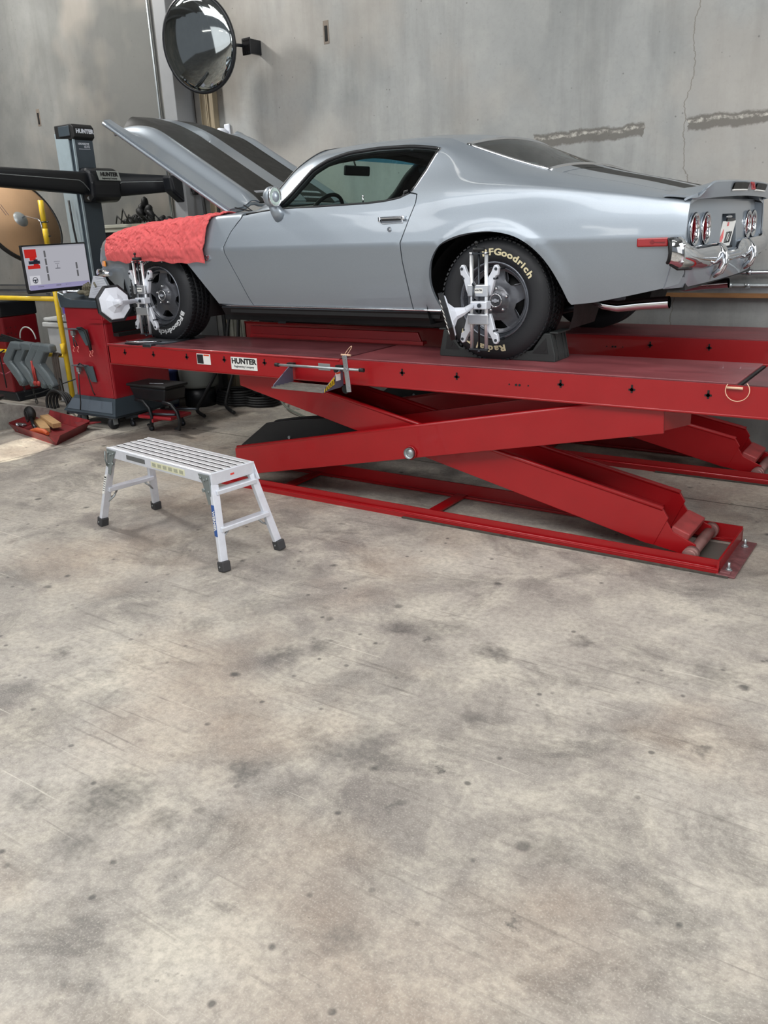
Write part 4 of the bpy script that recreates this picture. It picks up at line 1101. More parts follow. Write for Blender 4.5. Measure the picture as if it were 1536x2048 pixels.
def chock(x, s, label):
    t = thing('wheel_chock', label, 'wheel chock', (x, 4.395, .95), group='rubber chocks at the rear wheel', local=True)
    # local: tall vertical side away from the tire, s=+1 -> behind the wheel (to +x)
    b = B(); w = .20; P = [(-.155, .0), (.115, 0), (.115, .035), (.085, .155), (.045, .155), (-.02, .06), (-.155, .035)]
    b.prism([(p*s, -w/2, z) for p, z in P], (0, w, 0), bev=.005); bd = obj('body', b, CHOCK, t)
    b = B()
    b.prism([(p*s, -w/2-.002, z) for p, z in ((-.02, .045), (.075, .045), (.06, .13))], (0, .006, 0)); b.cyl((.045*s, -w/2-.004, .075), (.045*s, -w/2+.004, .075), .017)
    obj('pocket', b, SOFTBLACK, bd)
    b = B()
    for y in (-.085, -.045, .045, .085): b.bar((.118*s, y, .01), (.089*s, y, .15), .012, .006)
    b.box((.1*s, 0, .158), (.05, w*.9, .01), bev=.003); obj('rib', b, CHOCK, bd)
chock(-1.925, 1, 'black rubber wheel chock behind the rear wheel of the silver car')
chock(-2.425, -1, 'black rubber wheel chock in front of the rear wheel, below its edge-on target plate')

# ================================================================ LIFT
def rwy_holes(y, rw):
    for x in (-4.40, -4.04, -3.68, -2.62, -2.26, -1.65, -1.28, -.92, -5.05, -4.74):
        b = B(); b.box((x, y, .895), (.009, .004, .040)); b.box((x, y, .891), (.032, .004, .009)); b.cyl((x, y-.002, .892), (x, y+.002, .892), .009, seg=10); obj('key_slot', b, SOFTBLACK, rw)
    for x in (-1.94, -1.90, -1.88, -1.83): b = B(); b.cyl((x, y-.002, .872), (x, y+.002, .872), .004 if x in (-1.94, -1.83) else .0065, seg=8); obj('bolt_hole', b, SOFTBLACK, rw)
def lift(dy, ds, near):
    L = thing('scissor_lift', 'near red scissor lift runway carrying the driver-side wheels, white maker plate on its side' if near else 'far red scissor lift runway behind the silver car carrying its far wheels', 'car lift', (-2.6, 4.3+dy, 0))
    Y0, Y1 = 4.0+dy, 4.62+dy
    b = B()
    b.prism([(-5.24, Y0, .905), (-5.24, Y0, .945), (.95, Y0, .945), (.95, Y0, .80), (-5.24, Y0, .80)][1:], (0, .012, 0))
    b.prism([(-5.24, Y1-.012, .945), (.95, Y1-.012, .945), (.95, Y1-.012, .80), (-5.24, Y1-.012, .80)], (0, .012, 0))
    b.box((-5.235, (Y0+Y1)/2, .873), (.012, Y1-Y0, .146)); b.box((.945, (Y0+Y1)/2, .873), (.012, Y1-Y0, .146))
    b.tube([(-5.24, Y0+.005, .940), (-3.07, Y0+.005, .940)], .010, 8)
    b.tube([(-5.24, Y0+.006, .803), (.95, Y0+.006, .803)], .008, 8)
    rw = obj('runway', b, RED, L)
    b = B()
    b.box((-3.99, (Y0+Y1)/2, .940), (1.84, Y1-Y0-.004, .02)); b.box((-1.93, (Y0+Y1)/2+.01, .915), (2.3, Y1-Y0-.03, .012))
    b.box((.09, (Y0+Y1)/2, .940), (1.72, Y1-Y0-.004, .02)); b.box((-5.18, (Y0+Y1)/2, .935), (.11, Y1-Y0-.004, .015)); b.box((-5.02, Y1-.06, .935), (.24, .11, .015))
    b.box((-5.02, Y0+.04, .925), (.24, .07, .012))
    obj('deck', b, REDWORN, rw)
    b = B(); b.box((-1.925, (Y0+Y1)/2+.012, .945), (2.24, Y1-Y0-.03, .012), bev=.003)
    sp_ = obj('slip_plate', b, M('slip_plate_red', (122, 62, 66), .40, 0, .15, .30, 7, .2, 80, stretch=(.3, 1, 1)), rw)
    b = B(); b.box((-1.925, Y0+.018, .928), (2.24, .01, .018)); b.box((-.796, (Y0+Y1)/2, .928), (.014, Y1-Y0-.03, .03)); obj('slot_gap', b, SOFTBLACK, rw)
    rwy_holes(Y0-.0015, rw)
    if near:
        b = B(); b.prism([(-4.38, Y1+.002, .95), (-4.36, Y1+.002, 1.035), (-2.90, Y1+.002, 1.035), (-2.86, Y1+.002, .95)], (0, .02, 0), bev=.003); b.box((-3.6, Y1+.01, .97), (1.5, .05, .02)); obj('inner_guard_rail', b, RED, rw)
        # stickers
        b = B(); b.box((-3.862, Y0-.0015, .875), (.232, .003, .082), bev=.001); st = obj('maker_plate', b, WHITE, rw)
        b = B(); b.mesh(text_mesh('HUNTER', .054, .0006, .0022), frame((-3.862, Y0-.0035, .889), (1, 0, 0), (0, 0, 1)) @ Matrix.Diagonal((1.03, .9, 1, 1)))
        b.mesh(text_mesh('Engineering Company', .0195, .0004, .0003), frame((-3.862, Y0-.0035, .855), (1, 0, 0), (0, 0, 1)) @ Matrix.Diagonal((1.03, 1, 1, 1))); obj('plate_lettering', b, INK, st)
        b = B(); b.box((-4.235, Y0-.0015, .886), (.13, .003, .072), bev=.001); st = obj('warning_sticker', b, WHITE, rw)
        b = B(); b.box((-4.266, Y0-.0035, .886), (.058, .001, .062)); obj('sticker_panel', b, INK, st)
        b = B(); b.box((-4.205, Y0-.0035, .914), (.052, .001, .010)); obj('sticker_stripe', b, ORANGE, st)
        b = B(); b.box((-3.19, Y0-.0015, .893), (.092, .003, .042), bev=.001); obj('data_sticker', b, GALV, rw)
        b = B(); b.box((-3.06, Y0-.0015, .890), (.062, .003, .034), bev=.001); st = obj('small_sticker', b, WHITE, rw)
        b = B(); b.box((-3.06, Y0-.0035, .902), (.058, .001, .009)); obj('sticker_stripe', b, M('amber_print', (230, 160, 40), .5), st)
        for x in (-3.02, -.79):
            b = B(); ctr = V((x, Y0+.02 if x < -1 else Y0-.01, .97 if x < -1 else .935))
            if x < -1: pts = [ctr+V((.01*math.cos(a)+.03*math.sin(a), .0, .035*math.sin(a)+.02)) for a in [i*PI/12 for i in range(24)]]; cl = True
            else: pts = [ctr+V((.052*math.cos(a), -.012, .05*math.sin(a)-.008)) for a in [PI*.82+i*1.42*PI/20 for i in range(21)]]; cl = False
            b.tube(pts, .0020, 6, closed=cl); b.cyl(ctr+V((-.05, .0, .0)), ctr+V((.02, .0, 0)), .006, seg=8); obj('pin_lanyard', b, M('cable_tan', (214, 178, 150), .5), rw)
    # turn plate
    b = B(); b.box((-4.93, (Y0+Y1)/2-.02, .945), (.40, .44, .014), bev=.003); b.lathe([(0, .962), (.17, .962), (.175, .955), (.175, .95)], Matrix.Translation((-4.92, (Y0+Y1)/2-.02, 0)), 40)
    b.box((-4.80, Y0+.02, .950), (.09, .05, .028), bev=.006); tp_ = obj('turn_plate', b, DARKSTEEL, L)
    b = B(); b.tube([(-5.08, Y0+.05, .965), (-5.0, Y0+.0, .972), (-4.90, Y0+.01, .972), (-4.80, Y0+.06, .972), (-4.78, Y0+.12, .968)], .006, 8); obj('pull_handle', b, STEEL, tp_)
    # scissor arms
    y = 4.03+ds
    def armA(yy): return [(-4.05, yy, .085), (-4.055, yy, .27), (-4.03, yy, .282), (-1.13, yy, .86), (-1.12, yy, .68), (-3.93, yy, .10)]
    b = B(); b.prism(armA(y), (0, .014, 0), bev=.003); b.tube([(-4.04, y+.012, .276), (-1.14, y+.012, .858)], .014, 8)
    oa = obj('outer_arm', b, RED, L)
    b = B(); b.prism(armA(y+.50), (0, .014, 0), bev=.003); b.tube([(-4.04, y+.50, .276), (-1.14, y+.50, .858)], .012, 8); obj('outer_arm', b, RED, L)
    b = B(); b.bar((-2.9, y+.26, .50), (-1.6, y+.26, .76), .10, .02, up=(0, 1, 0)); b.bar((-3.9, y+.26, .2), (-3.4, y+.26, .30), .5, .012)
    b.prism([(-1.13, y+.014, .69), (-1.05, y+.2, .69), (-1.05, y+.2, .80), (-1.13, y+.014, .80)], (.004, 0, 0)); obj('arm_web', b, RED, oa)
    def armB(yy): return [(-4.03, yy, .70), (-4.03, yy, .86), (-1.12, yy, .262), (-1.09, yy, .215), (-1.155, yy, .058), (-1.20, yy, .062)]
    for k, yy in enumerate((y+.085, y+.40)):
        b = B(); b.prism(armB(yy), (0, .014, 0), bev=.003); b.tube([(-4.02, yy+.007, .858), (-1.12, yy+.007, .262)], .013, 8)
        pass
        ia = obj('inner_arm', b, RED, L)
        b = B(); b.prism([(-1.16, yy+.004, .058), (-1.115, yy+.004, .225), (-1.062, yy+.004, .145), (-.945, yy+.004, .095), (-.935, yy+.004, .045), (-.99, yy+.004, .03)], (0, .012, 0), bev=.002); obj('end_bracket', b, RED, ia)
    b = B(); b.bar((-3.9, y+.2495, .735), (-1.2, y+.2495, .175), .294, .012); obj('inner_web', b, RED, L)
    b = B(); b.cyl((-2.595, y-.012, .412), (-2.595, y+.53, .412), .030, seg=24); b.lathe([(0, .0), (.02, 0), (.022, -.006), (.034, -.006), (.034, .01)], Matrix.Translation((-2.595, y-.02, .412)) @ Matrix.Rotation(PI/2, 4, 'X'), 24); obj('pivot_pin', b, GALV, L)
    b = B(); b.lathe([(.034, .0), (.040, 0), (.042, .010), (.034, .010)], Matrix.Translation((-2.595, y-.002, .412)) @ Matrix.Rotation(PI/2, 4, 'X'), 24, closed=True); obj('pivot_collar', b, RED, L)
    ROL = M('worn_roller', (150, 112, 108), .45, .4, 0, .25, 14)
    b = B(); b.cyl((-.955, y+.02, .055), (-.955, y+.49, .055), .030, seg=20); b.cyl((-.955, y+.03, .055), (-.955, y+.075, .055), .040, seg=20); b.cyl((-.955, y+.43, .055), (-.955, y+.475, .055), .040, seg=20); obj('roller', b, ROL, L)
    b = B(); b.box((-1.03, y+.245, .135), (.10, .30, .055), Matrix.Rotation(.35, 4, 'Y'), bev=.008); obj('spreader_block', b, M('worn_block_red', (158, 62, 62), .45, 0, 0, .3, 10), L)
    # hydraulic ram housing
    b = B()
    for yy in (y+.20, y+.30): b.prism([(-4.22, yy, .16), (-4.19, yy, .235), (-3.93, yy, .42), (-3.72, yy, .46), (-3.3, yy, .52), (-3.1, yy, .46), (-3.6, yy, .24), (-4.16, yy, .14)], (0, .03, 0), bev=.005)
    hc = obj('hydraulic_ram', b, SOFTBLACK, L)
    for x, z in ((-4.19, .175), (-4.13, .235), (-3.72, .34)): b = B(); b.cyl((x, y+.192, z), (x, y+.20, z), .011, seg=12); obj('ram_bolt', b, GALV, hc)
    # base frame
    b = B()
    b.box((-2.5, y+.003, .035), (3.4, .008, .07)); b.box((-2.5, y-.012, .026), (3.4, .03, .010), bev=.003); b.tube([(-4.2, y-.014, .031), (-.80, y-.014, .031)], .006, 8); b.box((-2.5, y-.022, .012), (3.4, .008, .024))
    b.box((-2.5, y+.49, .045), (3.4, .010, .09)); b.box((-2.5, y+.475, .010), (3.4, .04, .012)); b.tube([(-4.2, y+.458, .014), (-.80, y+.458, .014)], .005, 8)
    for x in (-3.7, -2.52): b.box((x, y+.245, .016), (.075, .49, .012))
    b.box((-.805, y+.245, .037), (.010, .53, .074)); b.box((-4.2, y+.245, .037), (.010, .53, .074)); bf = obj('base_frame', b, RED, L)
    b = B(); b.box((-.765, y+.225, .006), (.09, .52, .012), bev=.003); b.box((-.77, y-.005, .012), (.05, .03, .02), bev=.004); obj('anchor_plate', b, M('scuffed_plate', (130, 84, 86), .4, .3, 0, .4, 18), bf)
    for yy in (y+.035, y+.40): b = B(); b.cyl((-.765, yy, .01), (-.765, yy, .055), .007, seg=8); b.cyl((-.765, yy, .012), (-.765, yy, .024), .013, seg=6); b.lathe([(0, .012), (.018, .012), (.018, .016), (0, .016)], Matrix.Translation((-.765, yy, 0)), 12); obj('anchor_bolt', b, GALV, bf)
    if near:
        b = B()
        b.box((-.89, y+.25, .0015), (.14, .34, .002))
        obj('oil_smear', b, M('grease_dark', (92, 88, 83), .5), bf)
    return L
lift(0, 0, True); lift(1.48, 1.62, False)
# shim strips of grout beneath the near and far base frames
b = B(); b.box((-1.7, 4.01, .004), (1.9, .05, .008)); tag(obj('grout_strip', b, M('grout', (70, 66, 60), .9, 0, 0, .4, 30)), 'dark rough grout strip on the floor under the near lift base rail', 'grout', 'grout strips under the lift rails')
b = B(); b.box((-1.2, 5.63, .004), (.8, .05, .008)); tag(obj('grout_strip', b, M('grout')), 'dark rough grout strip on the floor under the far lift base rail', 'grout', 'grout strips under the lift rails')

# ---- grey tool tray hung on the near runway
t_ = thing('lift_tray', 'small grey metal tray with yellow black hazard stripe hanging on the near red runway', 'tray', (-3.2, 3.9, .78))
TRAYC = M('tray_grey_violet', (88, 86, 104), .4, .2)
b = B(); b.box((-3.22, 3.90, .772), (.34, .17, .006)); b.prism([(-3.40, 3.815, .770), (-3.40, 3.82, .775), (-3.40, 3.985, .885), (-3.40, 3.985, .77)], (.006, 0, 0)); b.prism([(-3.05, 3.815, .770), (-3.05, 3.82, .775), (-3.05, 3.985, .885), (-3.05, 3.985, .77)], (.006, 0, 0))
b = B()
def tr(x, dz=0): return [(x, 3.79, .782), (x, 3.80, .800), (x, 3.985, .905), (x, 3.985, .79)]
b.prism(tr(-3.44), (.006, 0, 0)); obj('side_cheek', b, TRAYC, t_); b = B(); b.prism(tr(-3.045), (.006, 0, 0)); body = obj('side_cheek', b, TRAYC, t_)
b = B(); b.box((-3.245, 3.885, .784), (.39, .19, .005)); b.box((-3.245, 3.79, .785), (.40, .006, .010))
for y in (3.82, 3.86, 3.90, 3.94): b.box((-3.245, y, .789), (.38, .012, .006))
obj('tray_floor', b, M('tray_floor', (120, 118, 112), .5, .3, 0, .2), t_)
b = B(); b.box((-3.43, 3.97, .90), (.05, .03, .02)); b.box((-3.05, 3.975, .90), (.05, .03, .03)); b.cyl((-3.07, 3.985, .885), (-3.07, 3.95, .885), .012); obj('hanger_bracket', b, SOFTBLACK, t_)
b = B()
P0, P1 = V((-3.046, 3.795, .785)), V((-3.046, 3.93, .862))
b.prism([(-3.0385, 3.793, .783), (-3.0385, 3.798, .80), (-3.0385, 3.90, .858), (-3.0385, 3.90, .815)], (.001, 0, 0)); hz = obj('hazard_tape', b, YELLOW, t_)
b = B()
for i in range(5):
    y = 3.80+i*.021; z = .784+i*.0075
    b.prism([(-3.0374, y, z), (-3.0374, y+.009, z+.002), (-3.0374, y+.018, z+.032), (-3.0374, y+.008, z+.028)], (.0006, 0, 0))
obj('hazard_stripes', b, INK, hz)
b = B(); b.box((-3.0375, 3.935, .855), (.002, .045, .05)); lb_ = obj('tray_label', b, WHITE, t_)
b = B(); b.box((-3.036, 3.935, .875), (.001, .045, .010)); obj('label_stripe', b, ORANGE, lb_)
b = B(); b.cyl((-3.47, 3.90, .905), (-2.84, 3.90, .910), .008, seg=12); rod = obj('slide_rod', b, GALV, t_)
b = B(); b.cyl((-3.50, 3.90, .905), (-3.47, 3.90, .905), .012, seg=12); obj('end_cap', b, SOFTBLACK, rod); b = B(); b.cyl((-2.85, 3.90, .910), (-2.82, 3.90, .910), .012, seg=12); obj('end_cap', b, SOFTBLACK, rod)
b = B(); b.box((-2.93, 3.88, .885), (.034, .008, .215), Matrix.Rotation(-.10, 4, 'Y'), bev=.003)
for z in (-.08, -.03, .05, .085): b.cyl((-2.93-.1*z, 3.8755, .885+z), (-2.93-.1*z, 3.8735, .885+z), .006, seg=10)
b.cyl((-2.935, 3.9, .91), (-2.935, 3.87, .91), .012, seg=10); obj('pointer_strap', b, STEEL, t_)
b = B(); b.cyl((-3.02, 4.0, .770), (-3.02, 3.975, .770), .026); b.cyl((-3.02, 3.975, .770), (-3.02, 3.97, .770), .010); obj('pulley', b, SOFTBLACK, t_)

# ================================================================ WORK PLATFORM
t_ = thing('work_platform', 'low aluminium folding work platform with ribbed deck standing on the floor before the lift', 'work platform', (-3.607, 3.117, 0), -math.radians(7.6), local=True)
HL, HW, ZT = .512, .146, .508
b = B(); b.box((0, 0, ZT-.012), (2*HL-.02, 2*HW-.01, .014))
for i in range(6):
    y = -HW+.026+i*(2*HW-.052)/5; b.box((-.0, y, ZT-.004), (2*HL-.03, .036, .010), bev=.003)
b2 = B()
for i in range(5): b2.box((0, -HW+.026+(i+.5)*(2*HW-.052)/5, ZT-.0015), (2*HL-.06, .0065, .004))
dk = obj('deck', b, M('deck_aluminium', (214, 217, 220), .40, .45, 0, .10, 22, .15, 200, stretch=(.4, 3, 3)), t_)
obj('deck_groove', b2, SOFTBLACK, dk)
b = B()
for s in (-1, 1): b.box((0, s*(HW-.004), ZT-.031), (2*HL, .012, .062), bev=.003)
b.box((HL-.004, 0, ZT-.031), (.012, 2*HW, .066), bev=.003); b.box((-HL+.004, 0, ZT-.031), (.012, 2*HW, .05), bev=.003)
b.prism([(HL-.003, HW, ZT), (HL-.003, HW, ZT-.055), (HL+.028, HW, ZT-.095), (HL+.038, HW, ZT-.09)], (0, -.006, 0)); fr_ = obj('deck_rail', b, ALUW, dk)
b = B(); b.box((-.20, -HW-.003, ZT-.030), (.19, .002, .026)); obj('grey_label', b, M('label_grey', (90, 92, 92), .5), fr_)
b = B(); b.box((.12, -HW-.003, ZT-.032), (.32, .002, .034)); yl = obj('yellow_label', b, M('label_yellowish', (206, 206, 176), .5), fr_)
b = B()
for i in range(6): b.box((-.01+i*.052, -HW-.0045, ZT-.032), (.034, .001, .020))
obj('label_print', b, M('label_print_grey', (158, 160, 140), .5), yl)
b = B(); b.box((HL+.0035, -.010, ZT-.030), (.001, .024, .010)); obj('red_badge', b, M('badge_red', (210, 60, 50), .5), fr_)
for s in (-1, 1):
    # frames at each end
    for w_ in (-1, 1):
        p0 = V((s*(HL-.01), w_*(HW-.018), ZT-.065)); p1 = V((s*.600, w_*.190, .045))
        b = B(); b.bar(p0, p1, .046, .026, up=(s, 0, .2), bev=.003); lg = obj('leg', b, ALUW, t_)
        q = p1+(p1-p0).normalized()*.02
        b = B(); b.box((s*.606, w_*.193, .028), (.052, .052, .056), Matrix.Rotation(-s*.18, 4, 'Y') @ Matrix.Rotation(w_*.08, 4, 'X'), bev=.006); ft = obj('rubber_foot', b, M('foot_rubber', (52, 52, 54), .65), lg)
        b = B(); b.cyl((s*.606, w_*.193-.028, .03), (s*.606, w_*.193-.031, .03), .005, seg=8); obj('foot_rivet', b, GALV, ft)
    def fp(w_, z): 
        k = (ZT-.065-z)/(ZT-.065-.045); return V((s*lerp(HL-.01, .600, k), w_*lerp(HW-.018, .190, k), z))
    for z in ((.405, .215) if s > 0 else (.235,)):
        b = B(); b.bar(fp(-1, z), fp(1, z), .055, .026, up=(0, 0, 1), bev=.004); obj('rung', b, ALUW, t_)
    b = B()
    for w_ in (-1, 1): 
        a = fp(w_, .215 if s > 0 else .235); b.tube([a+V((0, -w_*.07, -.01)), a+V((-s*.01, -w_*.03, -.05)), fp(w_, .14)], .006, 8)
    obj('corner_brace', b, GALV, t_)
    for w_ in (-1, 1):
        b = B(); x0 = s*(HL-.03)
        b.prism([(x0-s*.075, w_*(HW+.004), ZT-.012), (x0+s*.018, w_*(HW+.004), ZT-.008), (x0+s*.026, w_*(HW+.004), ZT-.075), (x0+s*.035, w_*(HW+.012), ZT-.16), (x0+s*.004, w_*(HW+.012), ZT-.17), (x0-s*.04, w_*(HW+.004), ZT-.062)], (0, .004*w_, 0))
        for dx, dz in ((-.05, -.03), (-.02, -.04), (.005, -.03), (.01, -.10), (.02, -.14)): b.cyl((x0+s*dx, w_*(HW+.004), ZT+dz), (x0+s*dx, w_*(HW+.016), ZT+dz), .006, seg=10)
        b.cyl((x0-s*.03, w_*(HW+.004), ZT-.095), (x0-s*.03, w_*(HW+.018), ZT-.095), .010, seg=12)
        if s < 0: b.tube([(x0-.02, w_*(HW+.02), ZT-.02), (x0-.02, w_*(HW+.026), ZT-.07), (x0-.02, w_*(HW+.02), ZT-.11)], .005, 6)
        obj('hinge_plate', b, M('hinge_zinc', (130, 138, 138), .4, .5), t_)
# blue brand label on the near right leg, white label on the near left leg
def legpt(s, z, o_):
    k = (ZT-.065-z)/(ZT-.065-.045); return V((s*lerp(HL-.01, .600, k)+s*-.0, -lerp(HW-.018, .190, k)-o_, z))
b = B(); c0, c1 = legpt(1, .345, .0235), legpt(1, .185, .0235); pass
b = B(); ax = (c1-c0).normalized(); b.prism([c0+V((-.012, 0, 0)), c0+V((.012, 0, 0)), c1+V((.012, 0, 0)), c1+V((-.012, 0, 0))], (0, -.002, 0)); bl = obj('blue_label', b, M('label_blue', (40, 78, 140), .45), t_)
b = B(); b.mesh(text_mesh('WERNER', .026, .0004, .0006), frame((c0+c1)/2+V((0, -.003, 0)), ax, V((1, 0, 0)))); obj('label_text', b, WHITE, bl)
c0, c1 = legpt(-1, .335, .0235), legpt(-1, .215, .0235); b = B(); b.prism([c0+V((-.012, 0, 0)), c0+V((.012, 0, 0)), c1+V((.012, 0, 0)), c1+V((-.012, 0, 0))], (0, -.002, 0)); wl = obj('white_label', b, WHITE, t_)
b = B()
for i in range(7): q = c0+(c1-c0)*(i+1)/8.5; b.box(q+V((0, -.003, 0)), (.018, .001, .004 if i else .010))
obj('label_print', b, INK, wl)
# ================================================================ LEFT SIDE EQUIPMENT
# ---- red console cabinet on castors
t_ = thing('console_cabinet', 'red cabinet on castors with dark grey top at the front end of the lift', 'cabinet', (-6.68, 5.15, 0))
X0, X1, Yn, Yf = -6.90, -6.34, 4.84, 5.52
b = B(); b.prism([(X0, Yn, .27), (X1, Yn, .27), (X1, Yf, .27), (X0, Yf, .27)], (0, 0, .84), bev=.018)
b.box((X1-.03, Yn-.002, .69), (.035, .012, .80), bev=.005); b.box((X1-.09, (Yn+Yf)/2, .985), (.20, .72, .03))
cb = obj('body', b, CABRED, t_)
b = B(); b.box((X1+.001, 5.2, .98), (.012, .56, .20)); b.box((X1+.03, 5.22, .86), (.09, .6, .03)); obj('open_bay', b, SOFTBLACK, t_)
b = B(); lo = [(X0-.17, Yn-.06, .13), (X1+.04, Yn-.06, .13), (X1+.04, Yf+.04, .13), (X0-.17, Yf+.04, .13)]; hi = [(X0-.02, Yn-.01, .285), (X1+.01, Yn-.01, .285), (X1+.01, Yf+.01, .285), (X0-.02, Yf+.01, .285)]
vl = [b.bm.verts.new(V(p)) for p in lo]; vh = [b.bm.verts.new(V(p)) for p in hi]
b.bm.faces.new(vl[::-1]); b.bm.faces.new(vh)
for i in range(4): b.bm.faces.new((vl[i], vl[(i+1) % 4], vh[(i+1) % 4], vh[i]))
b.box(((X0+X1)/2-.06, (Yn+Yf)/2, .12), (.72, .78, .03), bev=.008); bs = obj('base', b, SLATE, t_)
b = B(); fn = V((0, -.155, .05)); 
b.prism([(X0-.11, Yn-.052, .155), (X1+.0, Yn-.052, .155), (X1-.02, Yn-.022, .255), (X0-.05, Yn-.022, .255)], (0, -.004, .001)); obj('base_panel', b, M('slate_mid', (84, 94, 104), .45), bs)
for x, y in ((-6.40, 4.83), (-6.86, 4.83), (-6.40, 5.46), (-6.86, 5.46)):
    b = B(); b.box((x, y, .108), (.07, .07, .012)); b.box((x-.027, y, .08), (.006, .05, .075)); b.box((x+.027, y, .08), (.006, .05, .075)); cs = obj('caster', b, GALV, t_)
    b = B(); b.lathe([(0, -.02), (.05, -.02), (.058, -.013), (.058, .013), (.05, .02), (0, .02)], Matrix.Translation((x, y, .058)) @ Matrix.Rotation(PI/2, 4, 'Y'), 24); obj('caster_wheel', b, RUBBER, cs)
b = B(); b.prism([(X0-.01, Yn-.02, 1.10), (X0-.03, Yn-.02, 1.225), (X0+.05, Yn-.02, 1.20), (X0+.16, Yn-.02, 1.175), (X1, Yn-.02, 1.165), (X1+.02, Yn-.02, 1.10)], (0, Yf-Yn+.04, 0), bev=.008); tp_ = obj('top_tray', b, SLATE, t_)
b = B(); b.prism([(X0-.03, Yn-.02, 1.232), (X0+.05, Yn-.02, 1.207), (X0+.05, Yn-.01, 1.212), (X0-.03, Yn-.01, 1.238)], (0, .0, .004)); b.bar((X0-.028, Yn-.02, 1.225), (X0-.012, Yn-.02, 1.10), .006, .006); obj('edge_strip', b, SLATEL, tp_)
# hooked holders with straps on the near face
for (x, z, tall) in ((-6.66, .90, 0), (-6.66, .565, 1)):
    h = thing('sensor_holder', ['grey bracket on the red cabinet side, upper one with red S-hooks on black cords', 'grey bracket on the red cabinet side, lower one with a long black cord'][tall], 'bracket', (x, 4.80, z), group='grey brackets on the cabinet side')
    b = B(); b.box((x-.08, 4.81, z+.012), (.17, .07, .006)); b.prism([(x-.06, 4.825, z+.01), (x+.085, 4.825, z+.01), (x+.11, 4.825, z-.135), (x+.035, 4.825, z-.135)], (0, -.006, 0)); obj('plate', b, M('bracket_slate', (82, 98, 104), .4, .3), h)
    b = B(); b.box((x-.10, 4.80, z-.025), (.035, .035, .045), bev=.004); b.cyl((x-.10, 4.80, z-.05), (x-.10, 4.80, z-.07), .014); obj('magnet', b, GALV, h)
    b = B()
    if not tall:
        b.tube([(x-.02, 4.80, z+.02), (x+.05, 4.79, z+.022), (x+.10, 4.79, z-.0), (x+.125, 4.79, z-.09), (x+.145, 4.785, z-.17)], .014, 8)
        b.tube([(x-.095, 4.79, z-.06), (x-.09, 4.785, z-.12), (x-.08, 4.785, z-.15)], .006, 6); b.tube([(x-.095, 4.79, z-.06), (x-.06, 4.785, z-.10), (x-.045, 4.785, z-.14)], .006, 6)
    else:
        b.tube([(x-.10, 4.79, z-.06), (x-.10, 4.775, z-.20), (x-.095, 4.76, z-.33), (x-.09, 4.74, z-.40)], .006, 6)
        b.tube([(x-.12, 4.80, z+.0), (x-.06, 4.79, z+.035), (x+.0, 4.785, z+.02), (x+.05, 4.78, z-.08), (x+.09, 4.78, z-.22), (x+.11, 4.78, z-.25)], .006, 6)
    obj('cord', b, SOFTBLACK, h)
    if not tall:
        for cx, cz in ((x-.10, z-.165), (x-.035, z-.165), (x+.13, z-.20), (x+.165, z-.19)):
            b = B(); b.tube([V((cx+.012*math.sin(a), 4.782, cz+.028-.055*i/12-.004)) for i, a in enumerate([k*2*PI/12 for k in range(13)])], .0035, 6)
            obj('hook', b, M('hook_salmon', (214, 130, 120), .4), h)

# ---- gloves, booklet, pad on the cabinet top
b = B(); random.seed(3)
for i in range(9):
    x = -6.74+.20*random.random(); y = 4.90+.2*random.random(); b.sphere((x, y, 1.215+.02*random.random()), .03, (1.6, 1.0, .7), 12, Matrix.Rotation(random.random()*3, 4, 'Z'))
for i in range(6):
    x = -6.70+.03*i; b.tube([(x, 4.95, 1.22), (x+.02, 4.93, 1.27), (x+.05, 4.92, 1.29+.01*(i % 3)), (x+.08, 4.91, 1.275)], [.016, .016, .014, .009], 8)
GLV = M('glove_khaki', (112, 108, 92), .85, 0, 0, .45, 20)
tag(obj('work_gloves', b, GLV), 'crumpled khaki and black work gloves on top of the red cabinet', 'gloves')
b = B(); fm = frame((-6.44, 4.93, 1.272), (.75, .45, -.12), (-.32, .42, .85)); 
b.box((0, 0, 0), (.17, .215, .004)); bmesh.ops.transform(b.bm, matrix=fm, verts=b.bm.verts)
pb = obj('leaflet', b, M('paper_grey', (172, 176, 184), .7)); tag(pb, 'grey printed leaflet leaning on top of the red cabinet below the chrome bumper', 'leaflet')
b = B()
for i in range(11):
    if i in (0, 5): b.box((0.0-.02*(i == 0), .09-.0165*i, .0028), (.09, .006, .0006))
    else: b.box((.0, .09-.0165*i, .0028), (.13-.02*(i % 3), .0022, .0006))
bmesh.ops.transform(b.bm, matrix=fm, verts=b.bm.verts); o = obj('print_lines', b, M('print_grey', (110, 114, 122), .6)); o.parent = pb; o.location = W[o.name]-W[pb.name]
b = B(); b.box((-6.42, 5.05, 1.174), (.20, .30, .012), Matrix.Rotation(.2, 4, 'Z'), bev=.004); tag(obj('notepad', b, M('pad_olive', (118, 122, 84), .8)), 'thin olive pad lying under the leaflet on the red cabinet', 'pad')

